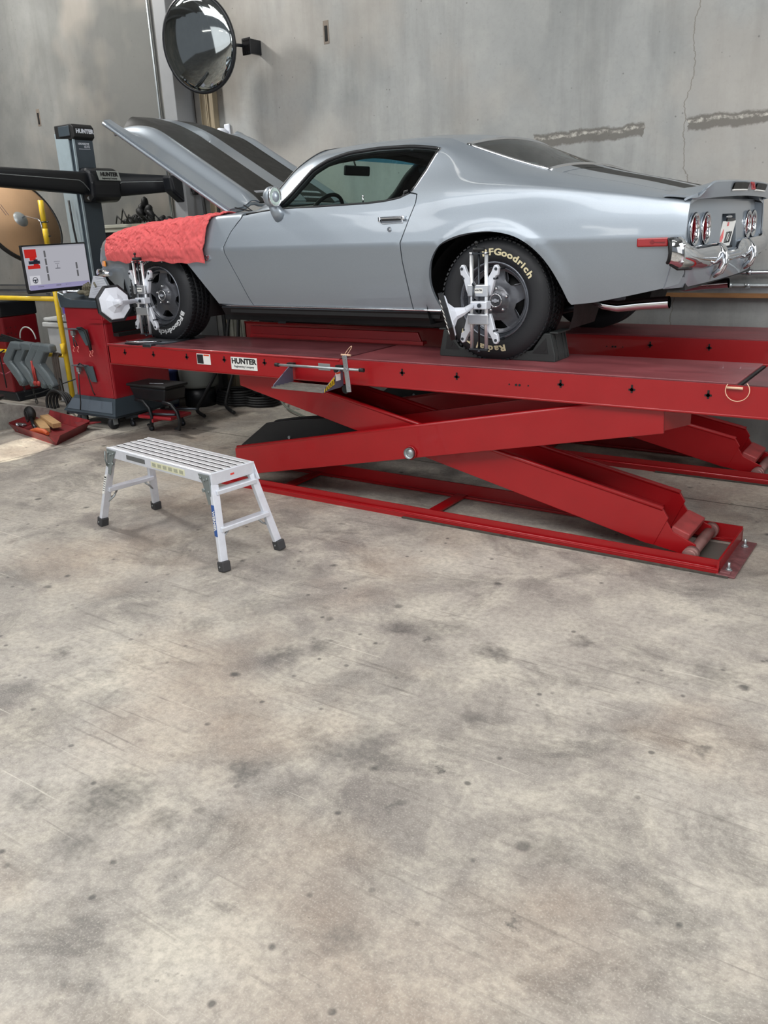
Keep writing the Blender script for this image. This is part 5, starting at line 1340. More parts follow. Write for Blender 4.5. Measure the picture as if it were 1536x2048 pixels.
# ---- monitor
t_ = thing('monitor', 'flat screen monitor showing an alignment program, left of the black tower', 'monitor', (-6.76, 4.745, 1.27))
mc = V((-6.75, 4.745, 1.466)); sw, sh = .640, .372
fm = frame(mc, (0, 1, .006), (0, 0, 1))
b = B(); b.box((0, 0, -.018), (sw+.018, sh+.020, .030), bev=.006); b.box((0, -sh/2-.010, -.008), (sw+.018, .024, .030), bev=.004); bmesh.ops.transform(b.bm, matrix=fm, verts=b.bm.verts); ho = obj('housing', b, SOFTBLACK, t_)
b = B(); b.cyl(mc+V((-.03, 0, 0)), mc+V((-.12, .1, 0)), .03); b.bar(mc+V((-.12, .1, 0)), (-6.87, 5.05, 1.35), .05, .04); b.cyl((-6.87, 5.05, 1.16), (-6.87, 5.05, 1.38), .022); obj('mount_arm', b, BLACK, t_)
SCR = emis('screen_light', (206, 206, 216), .62)
b = B(); b.box((0, .004, -.0015), (sw-.004, sh-.016, .002)); bmesh.ops.transform(b.bm, matrix=fm, verts=b.bm.verts); scn = obj('screen', b, SCR, t_)
def scr(name, parts, m):
    b = B()
    for p in parts: b.box((p[0], p[1], .0005+p[4] if len(p) > 4 else .0005), (p[2], p[3], .0008))
    bmesh.ops.transform(b.bm, matrix=fm, verts=b.bm.verts); obj(name, b, m, scn)
scr('toolbar', [(0, -.155, .62, .030), (0, -.176, .62, .010)], emis('screen_lilac', (176, 170, 214), .6))
scr('title_bar', [(0, .178, .62, .012)], emis('screen_band', (188, 188, 200), .6))
scr('side_panel', [(-.245, -.098, .10, .075, .0004)], emis('screen_white', (228, 228, 236), .7))
scr('bar_meters', [(-.110, .115-.066*i, .018, .056) for i in range(4)]+[(.20, .0-.066*i, .018, .056) for i in range(2)], emis('screen_grey', (120, 120, 124), .5))
scr('picture_red', [(-.25, .125, .115, .07), (-.235, .082, .06, .03), (-.235, .012, .12, .030), (-.21, .032, .05, .018)], emis('screen_red', (220, 40, 34), .6))
scr('picture_dark', [(-.225, .05, .11, .026, .0003), (-.21, .065, .04, .02, .0003)], emis('screen_dark', (44, 52, 70), .4))
scr('caption_marks', [(0.0, .045, .06, .003), (0, .028, .04, .003), (0, .005, .006, .03), (0, -.012, .05, .008), (-.2, -.155, .06, .006), (-.02, -.155, .05, .010), (.08, -.155, .05, .008), (-.18, .178, .18, .003)], emis('screen_text', (130, 130, 140), .5))
b = B(); b.tube([V((-.245+.024*math.cos(a*PI/10), -.098+.024*math.sin(a*PI/10), .0015)) for a in range(20)], .003, 6, closed=True); b.box((-.245, -.096, .0015), (.044, .008, .001)); b.box((-.245, -.108, .0015), (.012, .020, .001)); bmesh.ops.transform(b.bm, matrix=fm, verts=b.bm.verts); obj('wheel_icon', b, MATS['screen_dark'], scn)
# second, mostly hidden screen at the picture's left edge
t_ = thing('side_monitor', 'edge of a second monitor at the far left of the picture above the yellow rail', 'monitor', (-7.6, 4.42, 1.24))
b = B(); b.box((-7.6, 4.34, 1.44), (.03, .60, .36), Matrix.Rotation(.08, 4, 'X'), bev=.006); ho = obj('housing', b, SOFTBLACK, t_)
b = B(); b.box((-7.583, 4.34, 1.44), (.004, .575, .335), Matrix.Rotation(.08, 4, 'X')); obj('screen', b, SCR, t_)
b = B(); b.cyl((-7.62, 4.34, .0), (-7.62, 4.34, 1.44), .025); b.cyl((-7.62, 4.34, .27), (-7.62, 4.34, .30), .16); obj('stand', b, BLACK, t_)

# ---- black tower with cross beam
t_ = thing('sensor_tower', 'tall dark grey sensor tower with black winged cross beam beside the wall', 'sensor tower', (-7.3, 5.56, 0))
b = B(); b.box((-7.33, 5.565, 1.35), (.26, .215, 2.66), bev=.006); col_ = obj('column', b, SLATE, t_)
b = B(); b.box((-7.36, 5.447, 1.35), (.20, .012, 2.6)); b.box((-7.20, 5.452, 1.35), (.012, .02, 2.6)); obj('side_channel', b, SLATEL, col_)
b = B(); b.box((-7.31, 5.57, .02), (.38, .42, .04), bev=.008); obj('foot_plate', b, BLACK, t_)
b = B(); b.prism([(-7.45, 5.44, 2.60), (-7.20, 5.44, 2.58), (-7.165, 5.44, 2.605), (-7.165, 5.44, 2.69), (-7.195, 5.44, 2.72), (-7.45, 5.44, 2.72)], (0, .235, 0), bev=.008); hc = obj('top_cap', b, SOFTBLACK, t_)
b = B(); b.box((-7.30, 5.436, 2.66), (.16, .012, .09), bev=.006); obj('cap_side', b, SLATE, hc)
b = B(); b.mesh(text_mesh('HUNTER', .050, .0008, .0026), frame((-7.163, 5.565, 2.655), (0, 1, 0), (0, 0, 1))); obj('cap_lettering', b, WHITEP, hc)
b = B(); b.mesh(text_mesh('INTELLIGENT', .024, .0006, .0004), frame((-7.197, 5.565, 2.545), (0, 1, 0), (0, 0, 1)) @ Matrix.Diagonal((.8, 1, 1, 1))) if 0 else b.mesh(text_mesh('HAWKEYE', .027, .0006, .0006), frame((-7.197, 5.56, 2.548), (0, 1, 0), (0, 0, 1)))
b.mesh(text_mesh('ELITE', .027, .0006, .0006), frame((-7.197, 5.595, 2.522), (0, 1, 0), (0, 0, 1))); b.box((-7.198, 5.565, 2.503), (.001, .13, .003)); obj('column_lettering', b, WHITEP, col_)
# carriage
b = B(); b.prism([(-7.40, 5.46, 2.335), (-7.10, 5.46, 2.335), (-7.04, 5.46, 2.30), (-7.02, 5.46, 2.2), (-7.03, 5.46, 2.06), (-7.09, 5.46, 2.02), (-7.40, 5.46, 2.02)], (0, .345, 0), bev=.03); cr = obj('carriage', b, BLACK, t_)
b = B(); b.prism([(-7.014, 5.515, 2.300), (-7.014, 5.770, 2.300), (-7.010, 5.790, 2.215), (-7.010, 5.535, 2.215)], (.004, 0, 0)); mp_ = obj('maker_plate', b, M('plate_silver', (170, 176, 172), .4, .3), cr)
b = B(); b.mesh(text_mesh('HUNTER', .060, .0008, .0026), frame((-7.004, 5.653, 2.268), (0, 1, 0), (0, 0, 1)) @ Matrix.Diagonal((.86, .82, 1, 1))); b.mesh(text_mesh('Engineering Company', .019, .0006, .0003), frame((-7.004, 5.655, 2.233), (0, 1, 0), (0, 0, 1)) @ Matrix.Diagonal((1.05, 1, 1, 1))); obj('plate_lettering', b, INK, mp_)
def wing(s):
    def sec(a):
        y = 5.63+s*lerp(.12, .86 if s > 0 else 1.55, a); x = lerp(-7.14, -6.70, a**1.3) if s > 0 else lerp(-7.14, -6.95, a)
        zc_ = 2.185 if s > 0 else lerp(2.19, 2.235, a); hh = lerp(.118, .062, a) if s > 0 else lerp(.105, .075, a)
        return x, y, zc_, hh
    b = B()
    def g(a, c):
        x, y, z, hh = sec(a); t = 2*PI*c; cs, sn = math.cos(t), math.sin(t)
        return (x+.055*(abs(cs)**.6)*(1 if cs > 0 else -1), y, z+hh*(abs(sn)**.75)*(1 if sn > 0 else -1))
    b.grid(g, 24, 28); o = obj('beam_wing', b, BLACK, t_, merge=True)
    b = B(); pts = []
    for i in range(26):
        a = i/25*.78; x, y, z, hh = sec(a+.02); k = sstep(0, .10, a); pts.append(V((x+.056, y, z-hh*.8+(hh*.8+.02)*k**.6)))
    b.tube(pts, .0045, 6); obj('pinstripe', b, GALV, o)
    return o
wing(1); wing(-1)
b = B(); b.prism([(-6.78, 6.10, 2.25), (-6.75, 6.34, 2.26), (-6.75, 6.42, 2.22), (-6.75, 6.44, 2.06), (-6.75, 6.37, 1.98), (-6.75, 6.25, 1.99), (-6.78, 6.12, 2.10)], (.13, .0, 0), bev=.025); pd = obj('camera_pod', b, BLACK, t_)
b = B(); b.cyl((-6.66, 6.35, 2.12), (-6.535, 6.345, 2.12), .035); b.box((-6.56, 6.33, 2.12), (.03, .07, .11), bev=.01); obj('camera_window', b, SOFTBLACK, pd)
b = B(); b.cyl((-7.19, 5.50, 2.06), (-7.10, 5.47, 2.06), .02); obj('clamp_knob', b, GALV, cr)
b = B(); b.tube([(-7.34, 5.40, 2.05), (-7.33, 5.40, 1.8), (-7.30, 5.41, 1.4), (-7.3, 5.41, .6), (-7.3, 5.43, .05)], .010); tag(obj('tower_cable', b, SOFTBLACK), 'black cable hanging beside the left edge of the sensor tower', 'cable')

# ---- yellow post and rails
t_ = thing('yellow_rack', 'yellow tubular rack with post and two rails at the left', 'rack', (-7.5, 5.2, 0))
b = B(); b.cyl((-7.5, 5.2, .0), (-7.5, 5.2, 1.80), .026); b.cyl((-7.44, 5.185, 1.63), (-7.44, 5.185, 1.71), .022) if 0 else b.cyl((-7.5, 5.2, 1.8), (-7.5, 5.2, 2.06), .026); pst = obj('post', b, YELLOW, t_)
b = B(); b.cyl((-7.455, 5.165, 1.66), (-7.455, 5.165, 1.80), .024); obj('sleeve', b, YELLOW, pst); b = B(); b.cyl((-7.47, 5.16, .60), (-7.47, 5.16, .70), .024); obj('sleeve', b, YELLOW, pst)
b = B(); b.cyl((-7.5, 5.2, 1.135), (-9.6, 5.2, 1.135), .024); obj('upper_rail', b, YELLOW, t_)
b = B(); b.cyl((-7.5, 5.2, .57), (-9.6, 5.2, .57), .020); obj('lower_rail', b, YELLOW, t_)
b = B(); b.cyl((-9.6, 5.2, 0), (-9.6, 5.2, 1.2), .026); obj('end_post', b, YELLOW, t_)
b = B(); b.cyl((-7.52, 5.18, 1.08), (-7.52, 5.18, 1.09), .03) ; 
b = B()
for z in (1.73, 1.86): b.lathe([(.027, -.006), (.032, -.006), (.032, .006), (.027, .006)], Matrix.Translation((-7.5, 5.2, z)), 20, closed=True); b.cyl((-7.47, 5.2, z), (-7.43, 5.2, z), .006, seg=8)
obj('u_bolt', b, DARKSTEEL, pst)
# disc: back of a second convex mirror on the post
t_ = thing('convex_mirror', 'tan backside of a round mirror mounted on the yellow post', 'mirror', (-7.98, 5.28, 1.9))
Rw = Matrix((r3, u3, -f2)).transposed(); nrm = (Rw @ V((.80, .30, .55))).normalized()
hub = V((-8.02, 5.30, 1.905)); fm = Matrix.Translation(hub) @ nrm.to_track_quat('Z', 'Y').to_matrix().to_4x4()
b = B(); b.lathe([(0, 0), (.46, 0), (.46, -.012), (0, -.012)], fm, 64); obj('back_panel', b, M('hardboard_tan', (176, 142, 108), .7, 0, 0, .06, 5), t_)
b = B(); b.lathe([(.450, .004), (.470, .004), (.474, -.03), (.45, -.03)], fm, 64, closed=True); obj('rim', b, SOFTBLACK, t_)
b = B(); b.sm = True; b.lathe([(0, -.09)]+[(.45*math.sin(a/10*PI/2), -.015-.075*math.cos(a/10*PI/2)) for a in range(1, 11)], fm, 48); obj('mirror_face', b, MIR, t_)
b = B(); b.lathe([(0, .03), (.05, .026), (.07, .008), (.08, .0)], fm, 28); hbm = obj('hub_cup', b, GALV, t_)
b = B(); b.tube([hub+nrm*.03, hub+nrm*.07+V((.02, 0, .0)), V((-7.82, 5.22, 1.93)), V((-7.54, 5.17, 1.885)), V((-7.50, 5.165, 1.86)), V((-7.49, 5.165, 1.75))], .008, 8); obj('mount_arm', b, STEEL, hbm)
b = B(); q = fm @ V((-.12, .05, .001)); 
for d in (0, .03): b.box((0, 0, 0), (.006, .12, .002)); bmesh.ops.transform(b.bm, matrix=fm @ Matrix.Translation((-.17+d, .1, .001)) @ Matrix.Rotation(.3, 4, 'Z'), verts=b.bm.verts[-8:])
obj('pencil_marks', b, M('mark_grey', (130, 110, 110), .7), t_)

# ---- red cabinet at the far left, bin
t_ = thing('tool_cabinet', 'red and black cabinet standing at the far left behind the yellow rails', 'cabinet', (-8.9, 5.55, 0))
b = B(); b.box((-8.95, 5.49, .50), (.60, .44, .84), bev=.02); bd = obj('body', b, CABDARKRED, t_)
b = B(); b.box((-8.95, 5.49, 1.0), (.62, .46, .17), bev=.02); obj('top', b, BLACK, t_)
b = B(); b.prism([(-9.28, 5.25, .0), (-8.56, 5.25, .0), (-8.60, 5.25, .10), (-9.25, 5.25, .10)], (0, .50, 0), bev=.015); obj('base', b, BLACK, t_)
b = B()
for y, z in ((5.31, .80), (5.36, .80), (5.42, .80), (5.32, .74), (5.36, .74), (5.41, .72)): b = B(); b.cyl((-8.652, y, z), (-8.646, y, z), .008, seg=8); obj('screw', b, M('hole_dark_red', (70, 14, 20), .5), bd)
t_ = thing('trash_bin', 'white plastic bin with lid behind the yellow post', 'bin', (-7.85, 5.62, 0))
b = B(); b.prism([(-8.12, 5.45, .0), (-7.72, 5.45, .0), (-7.72, 5.80, .0), (-8.12, 5.80, 0)], (0, 0, .82), bev=.02); obj('body', b, M('bin_white', (186, 188, 190), .5), t_)
b = B(); b.box((-7.92, 5.625, .84), (.46, .41, .05), bev=.012); b.box((-7.92, 5.625, .895), (.43, .38, .035), bev=.012); obj('lid', b, M('bin_lid', (200, 202, 202), .5), t_)
b = B(); b.tube([(-7.66, 5.42, .90), (-7.66, 5.42, 1.10)], [.05, .045], 14); b.tube([(-7.66, 5.42, 1.10), (-7.66, 5.42, 1.16), (-7.66, 5.42, 1.20)], [.045, .02, .02], 14)
bt = obj('bottle', b, M('bottle_clear_white', (210, 214, 226), .3)); tag(bt, 'white plastic bottle with purple label standing on the bin lid', 'bottle')
b = B(); b.tube([(-7.66, 5.42, .97), (-7.66, 5.42, 1.07)], [.0495, .0475], 14, cap=False); o = obj('bottle_label', b, M('label_purple', (110, 90, 190), .4)); o.parent = bt; o.location = W[o.name]-W[bt.name]

# ---- things hanging on the lower yellow rail
def hook_clamp(x, label):
    t = thing('tire_clamp', label, 'clamp', (x, 5.16, .6), group='grey angular clamps on the rail', local=True)
    b = B(); S = [(.19, .125), (.03, .135), (-.155, -.05), (-.16, -.09), (.01, -.26), (.07, -.33), (.12, -.34), (.15, -.28), (.10, -.20), (-.03, -.075), (.08, .045), (.20, .05)]
    b.prism([(p, -.055, z) for p, z in S], (0, .085, 0), bev=.018); obj('body', b, GREYP, t)
    b = B(); b.cyl((.10, -.062, -.30), (.10, .04, -.30), .028); obj('pivot', b, M('pivot_grey', (76, 84, 84), .5), t)
    return t
for k, (x, y, lb) in enumerate(((-8.27, 5.12, 'leftmost grey angular clamp hanging on the yellow rail'), (-8.11, 5.14, 'second grey angular clamp from the left on the yellow rail'), (-7.88, 5.12, 'third grey angular clamp from the left on the yellow rail'), (-7.72, 5.10, 'rightmost grey angular clamp, nearest the yellow post'))):
    c = hook_clamp(x, lb); c.location = (x, y, .57)
b = B(); b.tube([V((-7.98+.135*math.cos(a*PI/16), 5.12, .735+.12*math.sin(a*PI/16))) for a in range(0, 17)], .007, 8); tag(obj('wire_ring', b, M('ring_pale', (176, 184, 180), .4)), 'pale wire loop standing up between the grey clamps', 'wire loop')
STRAP = M('strap_brown', (74, 66, 60), .8, 0, 0, .15)
for k, x in enumerate((-7.62, -7.585, -7.55)):
    b = B(); b.tube([(x, 5.18, .58), (x, 5.15, .60), (x, 5.13, .56), (x+.01, 5.12, .3), (x+.02, 5.12, .12+.04*k)], .014, 6)
    tag(obj('hanging_strap', b, STRAP), ['brown strap hanging on the yellow rail, farthest from the post', 'brown strap hanging on the yellow rail, the middle one', 'brown strap hanging on the yellow rail right beside the post'][k], 'strap', 'brown straps on the yellow rail')
for k, (x, n) in enumerate(((-8.32, 9), (-8.16, 12))):
    b = B(); z = .50
    for i in range(n):
        m4 = Matrix.Translation((x+.008*i, 5.15, z-.040*i)) @ Matrix.Rotation(PI/2*(i % 2), 4, 'Z')
        b.tube([m4 @ V((.012*math.cos(a), 0, .026*math.sin(a))) for a in [j*PI/6 for j in range(12)]], .0045, 6, closed=True)
    tag(obj('chain', b, M('chain_iron', (58, 58, 58), .5, .7)), ['dark iron chain hanging at the far left, the shorter one', 'dark iron chain hanging to the floor below the grey clamps'][k], 'chain', 'chains on the yellow rail')
b = B()
for i in range(5): b.tube([(-8.45+.0*i, 5.12-.012*i, .76-.014*i), (-8.3, 5.12, .74-.012*i), (-8.1, 5.14, .70-.012*i), (-7.95, 5.15, .66)], .010, 6)
b.tube([(-8.45, 5.10, .74), (-8.50, 5.08, .6), (-8.48, 5.08, .35), (-8.44, 5.06, .2)], .008, 6); b.tube([(-8.42, 5.1, .60), (-8.6, 5.06, .52), (-8.8, 5.05, .56)], .008, 6)
tag(obj('cable_bundle', b, SOFTBLACK), 'bundle of black cables with bare tips over the grey clamps', 'cables')
b = B()
for i, x in enumerate((-7.90, -7.87)): b.tube([(x, 5.06, .52), (x+.01, 5.05, .40), (x+.02, 5.05, .31)], .010, 8)
for i, x in enumerate((-7.90, -7.84)): b.sphere((x+.015, 5.05, .29), .028, (1, .6, 1), 12)
tag(obj('red_pliers', b, M('handle_red', (160, 50, 44), .5)), 'red handled tool hanging between the grey clamps', 'pliers')
b = B(); b.tube([(-8.62, 5.1, .5), (-8.5, 5.09, .45), (-8.4, 5.1, .46), (-8.30, 5.12, .42)], .007, 6); b.tube([(-8.6, 5.1, .36), (-8.5, 5.1, .33), (-8.38, 5.12, .38)], .007, 6)
tag(obj('thin_wires', b, M('wire_pink', (160, 70, 84), .5)), 'thin dark pink wires at the far left below the yellow rail', 'wires')

# ---- pan with tools
PAN = M('pan_red', (116, 30, 34), .5, 0, .05, .35, 14)
t_ = thing('red_pan', 'shallow red metal pan holding tools on the floor at the left', 'pan', (-6.76, 4.45, 0))
A, Bq, C_, D_ = V((-7.22, 4.33, 0)), V((-6.36, 4.17, 0)), V((-6.60, 4.66, 0)), V((-7.42, 4.80, 0))
b = B(); 
def trap(p, q, h, o1, o2, th=.006):
    n = (V(q)-V(p)).cross(V((0, 0, 1))).normalized()
    return [V(p)+V((0, 0, .006)), V(q)+V((0, 0, .006)), V(q)+n*o2+V((0, 0, h)), V(p)+n*o1+V((0, 0, h))]
b.prism([A, Bq, C_, D_], (0, 0, .006))
for p, q in ((A, Bq), (Bq, C_), (C_, D_), (D_, A)): b.prism(trap(p, q, .085, .05, .05), (0, 0, .004))
obj('body', b, PAN, t_)
b = B(); b.prism([(-6.75, 4.66, .06), (-6.52, 4.78, .06), (-6.56, 4.55, .06)], (0, 0, .008)); obj('corner_flap', b, PAN, t_)
WOODP = M('plain_wood', (168, 134, 92), .7, 0, 0, .2, 20, stretch=(.3, 3, 3))
for k, (c, rz, lb) in enumerate((((-6.98, 4.56, .075), -.28, 'upper wooden block lying in the red pan'), ((-7.02, 4.49, .045), -.42, 'lower wooden block lying in the red pan'))):
    b = B(); b.box(c, (.34, .08, .045), Matrix.Rotation(rz, 4, 'Z') @ Matrix.Rotation(.10, 4, 'Y'), bev=.004); tag(obj('wooden_block', b, WOODP), lb, 'wood block', 'wooden blocks in the red pan')
t_ = thing('rubber_mallet', 'black rubber mallet resting in the red pan', 'mallet', (-7.14, 4.42, .03))
b = B(); b.sphere((-7.20, 4.50, .14), .065, (1.1, .7, 1.1), 20); obj('head', b, SOFTBLACK, t_)
b = B(); b.tube([(-7.16, 4.48, .11), (-7.05, 4.42, .06), (-6.95, 4.38, .04)], .016, 10); obj('handle', b, BLACK, t_)
b = B(); b.tube([(-6.93, 4.31, .035), (-6.86, 4.33, .05), (-6.78, 4.35, .04), (-6.72, 4.34, .03)], [.02, .026, .024, .016], 12); tag(obj('screwdriver', b, M('handle_orange', (196, 92, 50), .5)), 'orange tool handle in the red pan before the wooden blocks', 'tool')
b = B(); b.tube([V((-7.10+.02*math.cos(a*PI/8), 4.40, .14+.05*math.sin(a*PI/8))) for a in range(16)], .006, 6, closed=True); tag(obj('key_ring', b, SOFTBLACK), 'small black loop standing in the red pan beside the mallet', 'ring')
b = B(); b.box((-7.12, 4.345, .07), (.10, .05, .03), bev=.01); b.cyl((-7.12, 4.30, .03), (-7.10, 4.29, .10), .012); tag(obj('socket_set', b, STEEL), 'small shiny metal fitting on the front lip of the red pan', 'fitting')

# ---- hose coil on the floor at the kerb
b = B()
for i in range(4): b.tube([V((-7.28+(.17-.012*i)*math.cos(a*PI/14), 4.86+.03*i, .14+(.15-.012*i)*math.sin(a*PI/14))) for a in range(-2, 17)], .014, 8)
b.tube([(-7.11, 4.95, .10), (-7.13, 5.0, .2), (-7.2, 5.12, .38)], .010, 8)
tag(obj('hose_coil', b, SOFTBLACK), 'coil of black hose standing on the floor behind the red pan', 'hose')
b = B(); b.tube([(-7.95, 4.95, .16), (-7.7, 5.0, .22), (-7.5, 5.1, .30), (-7.3, 5.14, .36)], .006, 6); b.tube([(-7.55, 5.12, .36), (-7.45, 5.06, .22), (-7.3, 5.02, .1), (-7.2, 4.98, .06)], .010, 8)
tag(obj('loose_cord', b, SOFTBLACK), 'thin black cord stretched above the kerb left of the castor cabinet', 'cord')

# ---- mechanic stool (black box seat with hoop legs) and creeper
t_ = thing('mechanic_stool', 'black box-seat mechanic stool with curved tube frame on castors under the lift', 'stool', (-6.0, 5.05, 0))
b = B(); b.prism([(-6.20, 4.95, .27), (-5.80, 4.95, .27), (-5.75, 4.93, .40), (-6.25, 4.93, .40)], (0, .25, 0), bev=.02); obj('seat_box', b, BLACK, t_)
b = B(); b.box((-6.0, 5.055, .412), (.53, .28, .026), bev=.012); obj('seat_lid', b, SOFTBLACK, t_)
b = B(); b.bar((-6.02, 4.99, .427), (-5.88, 5.03, .427), .006, .002); obj('lid_mark', b, WHITEP, t_)
for x in (-5.96, -5.60):
    b = B(); b.tube([(x-.12, 4.86, .30), (x-.02, 4.86, .29), (x+.05, 4.86, .23), (x+.07, 4.86, .15), (x+.04, 4.87, .07), (x-.04, 4.90, .06)], .016, 10); obj('hoop_leg', b, BLACK, t_)
b = B()
for y in (4.90, 5.16): b.tube([(-6.30, y, .10), (-6.1, y, .14), (-5.9, y, .17), (-5.62, y, .19)], .012, 8)
obj('frame_rail', b, DARKSTEEL, t_)
for x, y in ((-6.32, 4.98), (-6.0, 4.93), (-5.88, 5.20), (-6.25, 5.25)):
    b = B(); b.cyl((x, y, .05), (x, y, .085), .012); b.box((x, y, .045), (.03, .028, .03), bev=.004); b.lathe([(0, -.012), (.026, -.012), (.026, .012), (0, .012)], Matrix.Translation((x, y, .027)) @ Matrix.Rotation(PI/2, 4, 'X'), 16); obj('caster', b, DARKSTEEL, t_)
t_ = thing('tool_tray_dolly', 'small red tray between the curved legs of the black stool', 'tray', (-5.9, 5.0, .1))
b = B(); b.box((-5.88, 5.0, .145), (.40, .28, .03), Matrix.Rotation(.1, 4, 'Z'), bev=.012); b.box((-5.88, 5.0, .12), (.02, .3, .03)); obj('tray', b, CABRED, t_)

# ---- behind and under the lift at the left
t_ = thing('workbench_cabinet', 'dark cabinet with pale worktop standing against the wall behind the black tower', 'cabinet', (-7.4, 6.2, 0))
b = B(); b.box((-7.42, 6.23, .88), (1.05, .46, 1.76), bev=.01); obj('body', b, BLACK, t_)
b = B(); b.box((-7.42, 6.23, 1.80), (1.12, .50, .035), bev=.006); b.box((-7.42, 6.0, 1.765), (1.08, .02, .04)); obj('worktop', b, M('worktop_pale', (178, 180, 168), .5), t_)
b = B(); b.box((-6.93, 5.93, 1.72), (.32, .05, .19), bev=.02); tag(obj('beige_box', b, M('beige_plastic', (176, 170, 150), .5)), 'beige plastic box at the front of the pale worktop', 'box')
b = B(); random.seed(11)
for i in range(26):
    a = random.random(); x = -7.50+.62*a; h = .30*math.exp(-((a-.55)/.22)**2)+.03
    b.sphere((x, 6.18+.1*random.random(), 1.82+h*random.random()*.8), .05, (1.2, .8, .5+.4*random.random()), 8, Matrix.Rotation(random.random()*3, 4, 'Y'))
for i in range(8): b.tube([(-7.55+.08*i, 6.10, 1.83), (-7.50+.08*i+random.random()*.05, 6.08, 1.88+.1*random.random()), (-7.42+.08*i, 6.1, 1.83)], .008, 6)
tag(obj('black_cloth_heap', b, SOFTBLACK), 'heap of crumpled black cloth and cables on the pale worktop', 'cloth')
t_ = thing('fluid_tank', 'grey cylindrical tank on a black base against the wall under the lift', 'tank', (-6.6, 6.1, 0))
b = B(); b.lathe([(0, .20), (.19, .20), (.20, .23), (.20, .62), (.17, .66), (0, .66)], Matrix.Translation((-6.46, 6.0, 0)), 32)
obj('vessel', b, M('tank_grey', (122, 126, 122), .5), t_)
b = B(); b.lathe([(0, 0), (.16, 0), (.16, .20), (0, .20)], Matrix.Translation((-6.46, 6.0, 0)), 28); obj('base', b, BLACK, t_)
b = B(); b.lathe([(0, .10), (.10, .10), (.13, .45), (.14, .45), (.14, .47), (0, .47)], Matrix.Translation((-7.02, 5.80, 0)), 28); tag(obj('orange_bucket', b, ORANGE), 'orange bucket behind the red castor cabinet, under the lift', 'bucket')
bpy.data.objects['orange_bucket'].location.z -= .10
t_ = thing('blue_bucket', 'white and blue printed bucket beside the orange bucket under the lift', 'bucket', (-6.80, 5.88, 0))
b = B(); b.lathe([(0, 0), (.11, 0), (.13, .36), (.14, .36), (.14, .39), (0, .38)], Matrix.Translation((-6.73, 5.79, 0)), 28); obj('pail', b, M('pail_blue', (74, 86, 150), .4), t_)
b = B(); b.tube([V((-6.73+.14*math.cos(a*PI/12), 5.66-.01, .37-.12*math.sin(a*PI/12))) for a in range(13)], .004, 6); obj('handle', b, GALV, t_)
for k, (cx, cy, n, rr) in enumerate(((-6.15, 6.22, 6, .26), (-5.85, 6.28, 4, .20))):
    b = B()
    for i in range(n): b.tube([V((cx+(rr-.012*i)*math.cos(a*PI/14), cy-.02+(.16-.006*i)*math.sin(a*PI/14), .018+.024*i)) for a in range(28)], .014, 8, closed=True)
    tag(obj('floor_hose', b, SOFTBLACK), ['coil of black hose on the floor by the wall under the lift, the larger one', 'smaller coil of black hose on the floor by the wall, nearer the red scissor arm'][k], 'hose', 'hoses under the lift')
for k, pts in enumerate((((-6.25, 6.33, .95), (-6.22, 6.2, .6), (-6.2, 6.0, .35), (-6.18, 5.75, .12), (-6.1, 5.6, .05), (-5.9, 5.5, .03)), ((-6.0, 6.35, .95), (-5.98, 6.28, .6), (-5.85, 6.2, .3), (-5.7, 6.15, .12)), ((-6.12, 6.33, .95), (-6.12, 6.25, .5), (-6.08, 6.05, .2), (-6.0, 5.9, .05), (-5.7, 5.7, .04)), ((-5.7, 6.3, .2), (-5.4, 6.1, .06), (-5.0, 5.9, .03), (-4.4, 5.6, .02)))):
    b = B(); b.tube(sm(pts), .018 if k < 3 else .010, 8)
    tag(obj('drop_hose', b, SOFTBLACK if k < 3 else M('hose_olive', (104, 110, 100), .5)), ['black hose sagging from the wall to the floor beside the grey tank', 'black hose dropping behind the larger hose coil', 'black hose running down between the other two hoses and forward on the floor', 'thin olive hose running along the floor toward the red scissor arm'][k], 'hose', 'hoses under the lift')
b = B(); b.box((-5.92, 6.44, .62), (.9, .06, .55), bev=.01)
for i in range(8): b.box((-6.3+.11*i, 6.405, .62), (.03, .02, .52), bev=.006)
tag(obj('ribbed_panel', b, M('panel_beige', (132, 132, 122), .6, 0, 0, .2)), 'beige ribbed panel leaning on the wall behind the near runway', 'panel')
# ================================================================ LIGHT
wd = bpy.data.worlds.new('world'); sc.world = wd; wd.use_nodes = True
bg = wd.node_tree.nodes['Background']; bg.inputs[0].default_value = (.86, .92, 1.0, 1); bg.inputs[1].default_value = .22
def area(name, loc, tgt, sx, sy, power, color=(1, 1, 1), spread=None):
    l = bpy.data.lights.new(name, 'AREA'); l.shape = 'RECTANGLE'; l.size = sx; l.size_y = sy; l.energy = power; l.color = color
    o = bpy.data.objects.new(name, l); col.objects.link(o); o.location = loc
    d = V(tgt)-V(loc); o.rotation_euler = d.to_track_quat('-Z', 'Y').to_euler()
    if spread: l.spread = math.radians(spread)
    return o
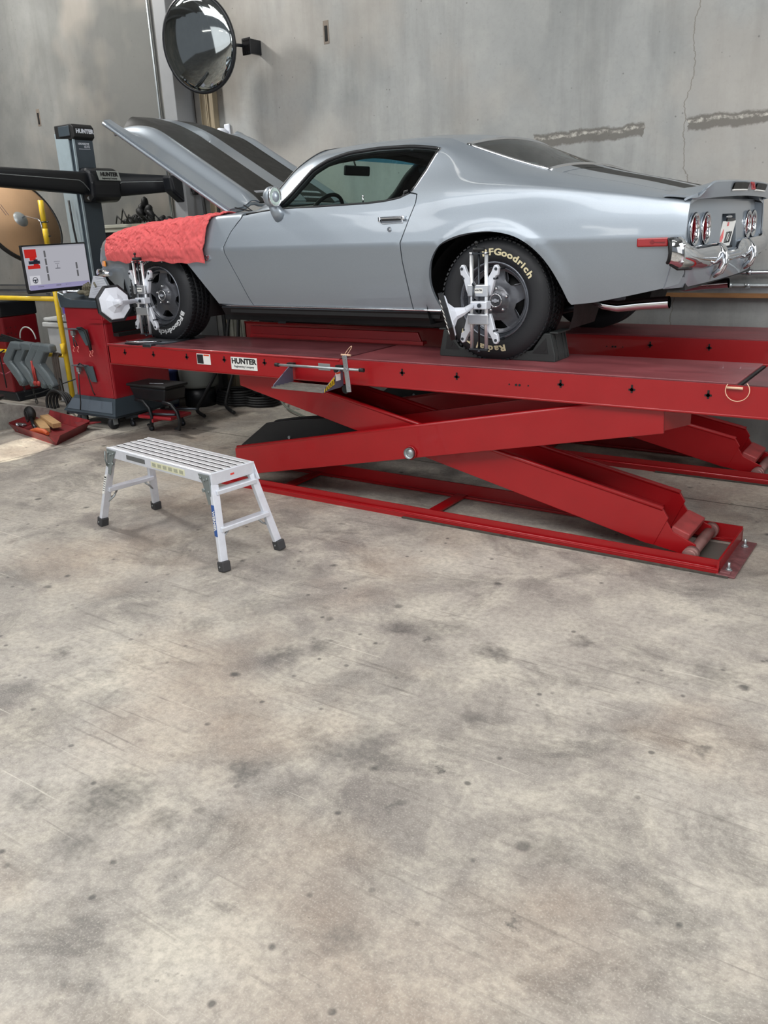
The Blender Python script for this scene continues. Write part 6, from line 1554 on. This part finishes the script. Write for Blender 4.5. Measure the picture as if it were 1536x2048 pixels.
# daylight through the wide open bay doors behind the camera, and high daylight over the apron
area('bay_door_light', (-2.5, -5.2, 2.5), (-3.0, 4, 1.0), 13.0, 3.4, 170, (.97, .985, 1.0))
area('roof_light_row', (-2.5, -1.6, 6.0), (-2.8, 1.6, 0), 13.0, 2.2, 480, (.98, .99, 1.0))
area('skylight_over_apron', (1.0, -.6, 6.1), (.9, .2, 0), 4.2, 3.4, 150, (1.0, .985, .955))
area('bay_door_light_right', (6.2, 1.5, 2.6), (-1, 3.0, .6), 4.0, 4.0, 45, (1.0, .97, .93))
# ceiling lamp tubes
TUBE = emis('lamp_tube', (255, 252, 244), 9)
def lamp(x, y, z, L=1.2, rot=0):
    t = thing('strip_lamp', 'white strip lamp hanging under the ceiling out of the picture', 'lamp', (x, y, z), group='strip lamps')
    b = B(); b.box((x, y, z+.04), (L+.06, .16, .05), bev=.01); obj('housing', b, WHITEP, t)
    b = B(); b.cyl((x-L*.4, y, z+.06), (x-L*.4, y, 6.42), .008); b.cyl((x+L*.4, y, z+.06), (x+L*.4, y, 6.42), .008); obj('hanger', b, GALV, t)
    b = B(); b.box((x, y, z), (L, .10, .03), bev=.012); obj('tube', b, TUBE, t)
for x in (-8.6, -5.8, -3.0): lamp(x, -1.6, 3.6)
for x in (-7.5, -3.5, .5): lamp(x, 3.6, 5.2, 1.6)
area('ceiling_lamp_left', (-8.8, 4.1, 5.55), (-5.6, 6.4, 2.9), .5, .5, 230, (1, .98, .94))
area('ceiling_lamp_mid', (-3.0, .6, 6.1), (-3.0, 3.4, 0), 7.0, 1.4, 110, (1, .98, .95))
area('tail_fill_light', (3.6, 4.4, 3.6), (-1.0, 5.0, 1.6), 2.2, 2.2, 210, (.95, .98, 1.0))  # added fill without a fixture, brightens the car's tail panel
# small patch of sun on the floor at the left
s = bpy.data.lights.new('sun_beam', 'SPOT'); s.energy = 7500; s.spot_size = math.radians(3.3); s.spot_blend = .12; s.color = (1, .93, .78); s.shadow_soft_size = .02
so = bpy.data.objects.new('sun_beam', s); col.objects.link(so); so.location = (-2.5, -2.2, 5.4)
so.rotation_euler = (V((-6.56, 3.92, 0))-V(so.location)).to_track_quat('-Z', 'Y').to_euler()
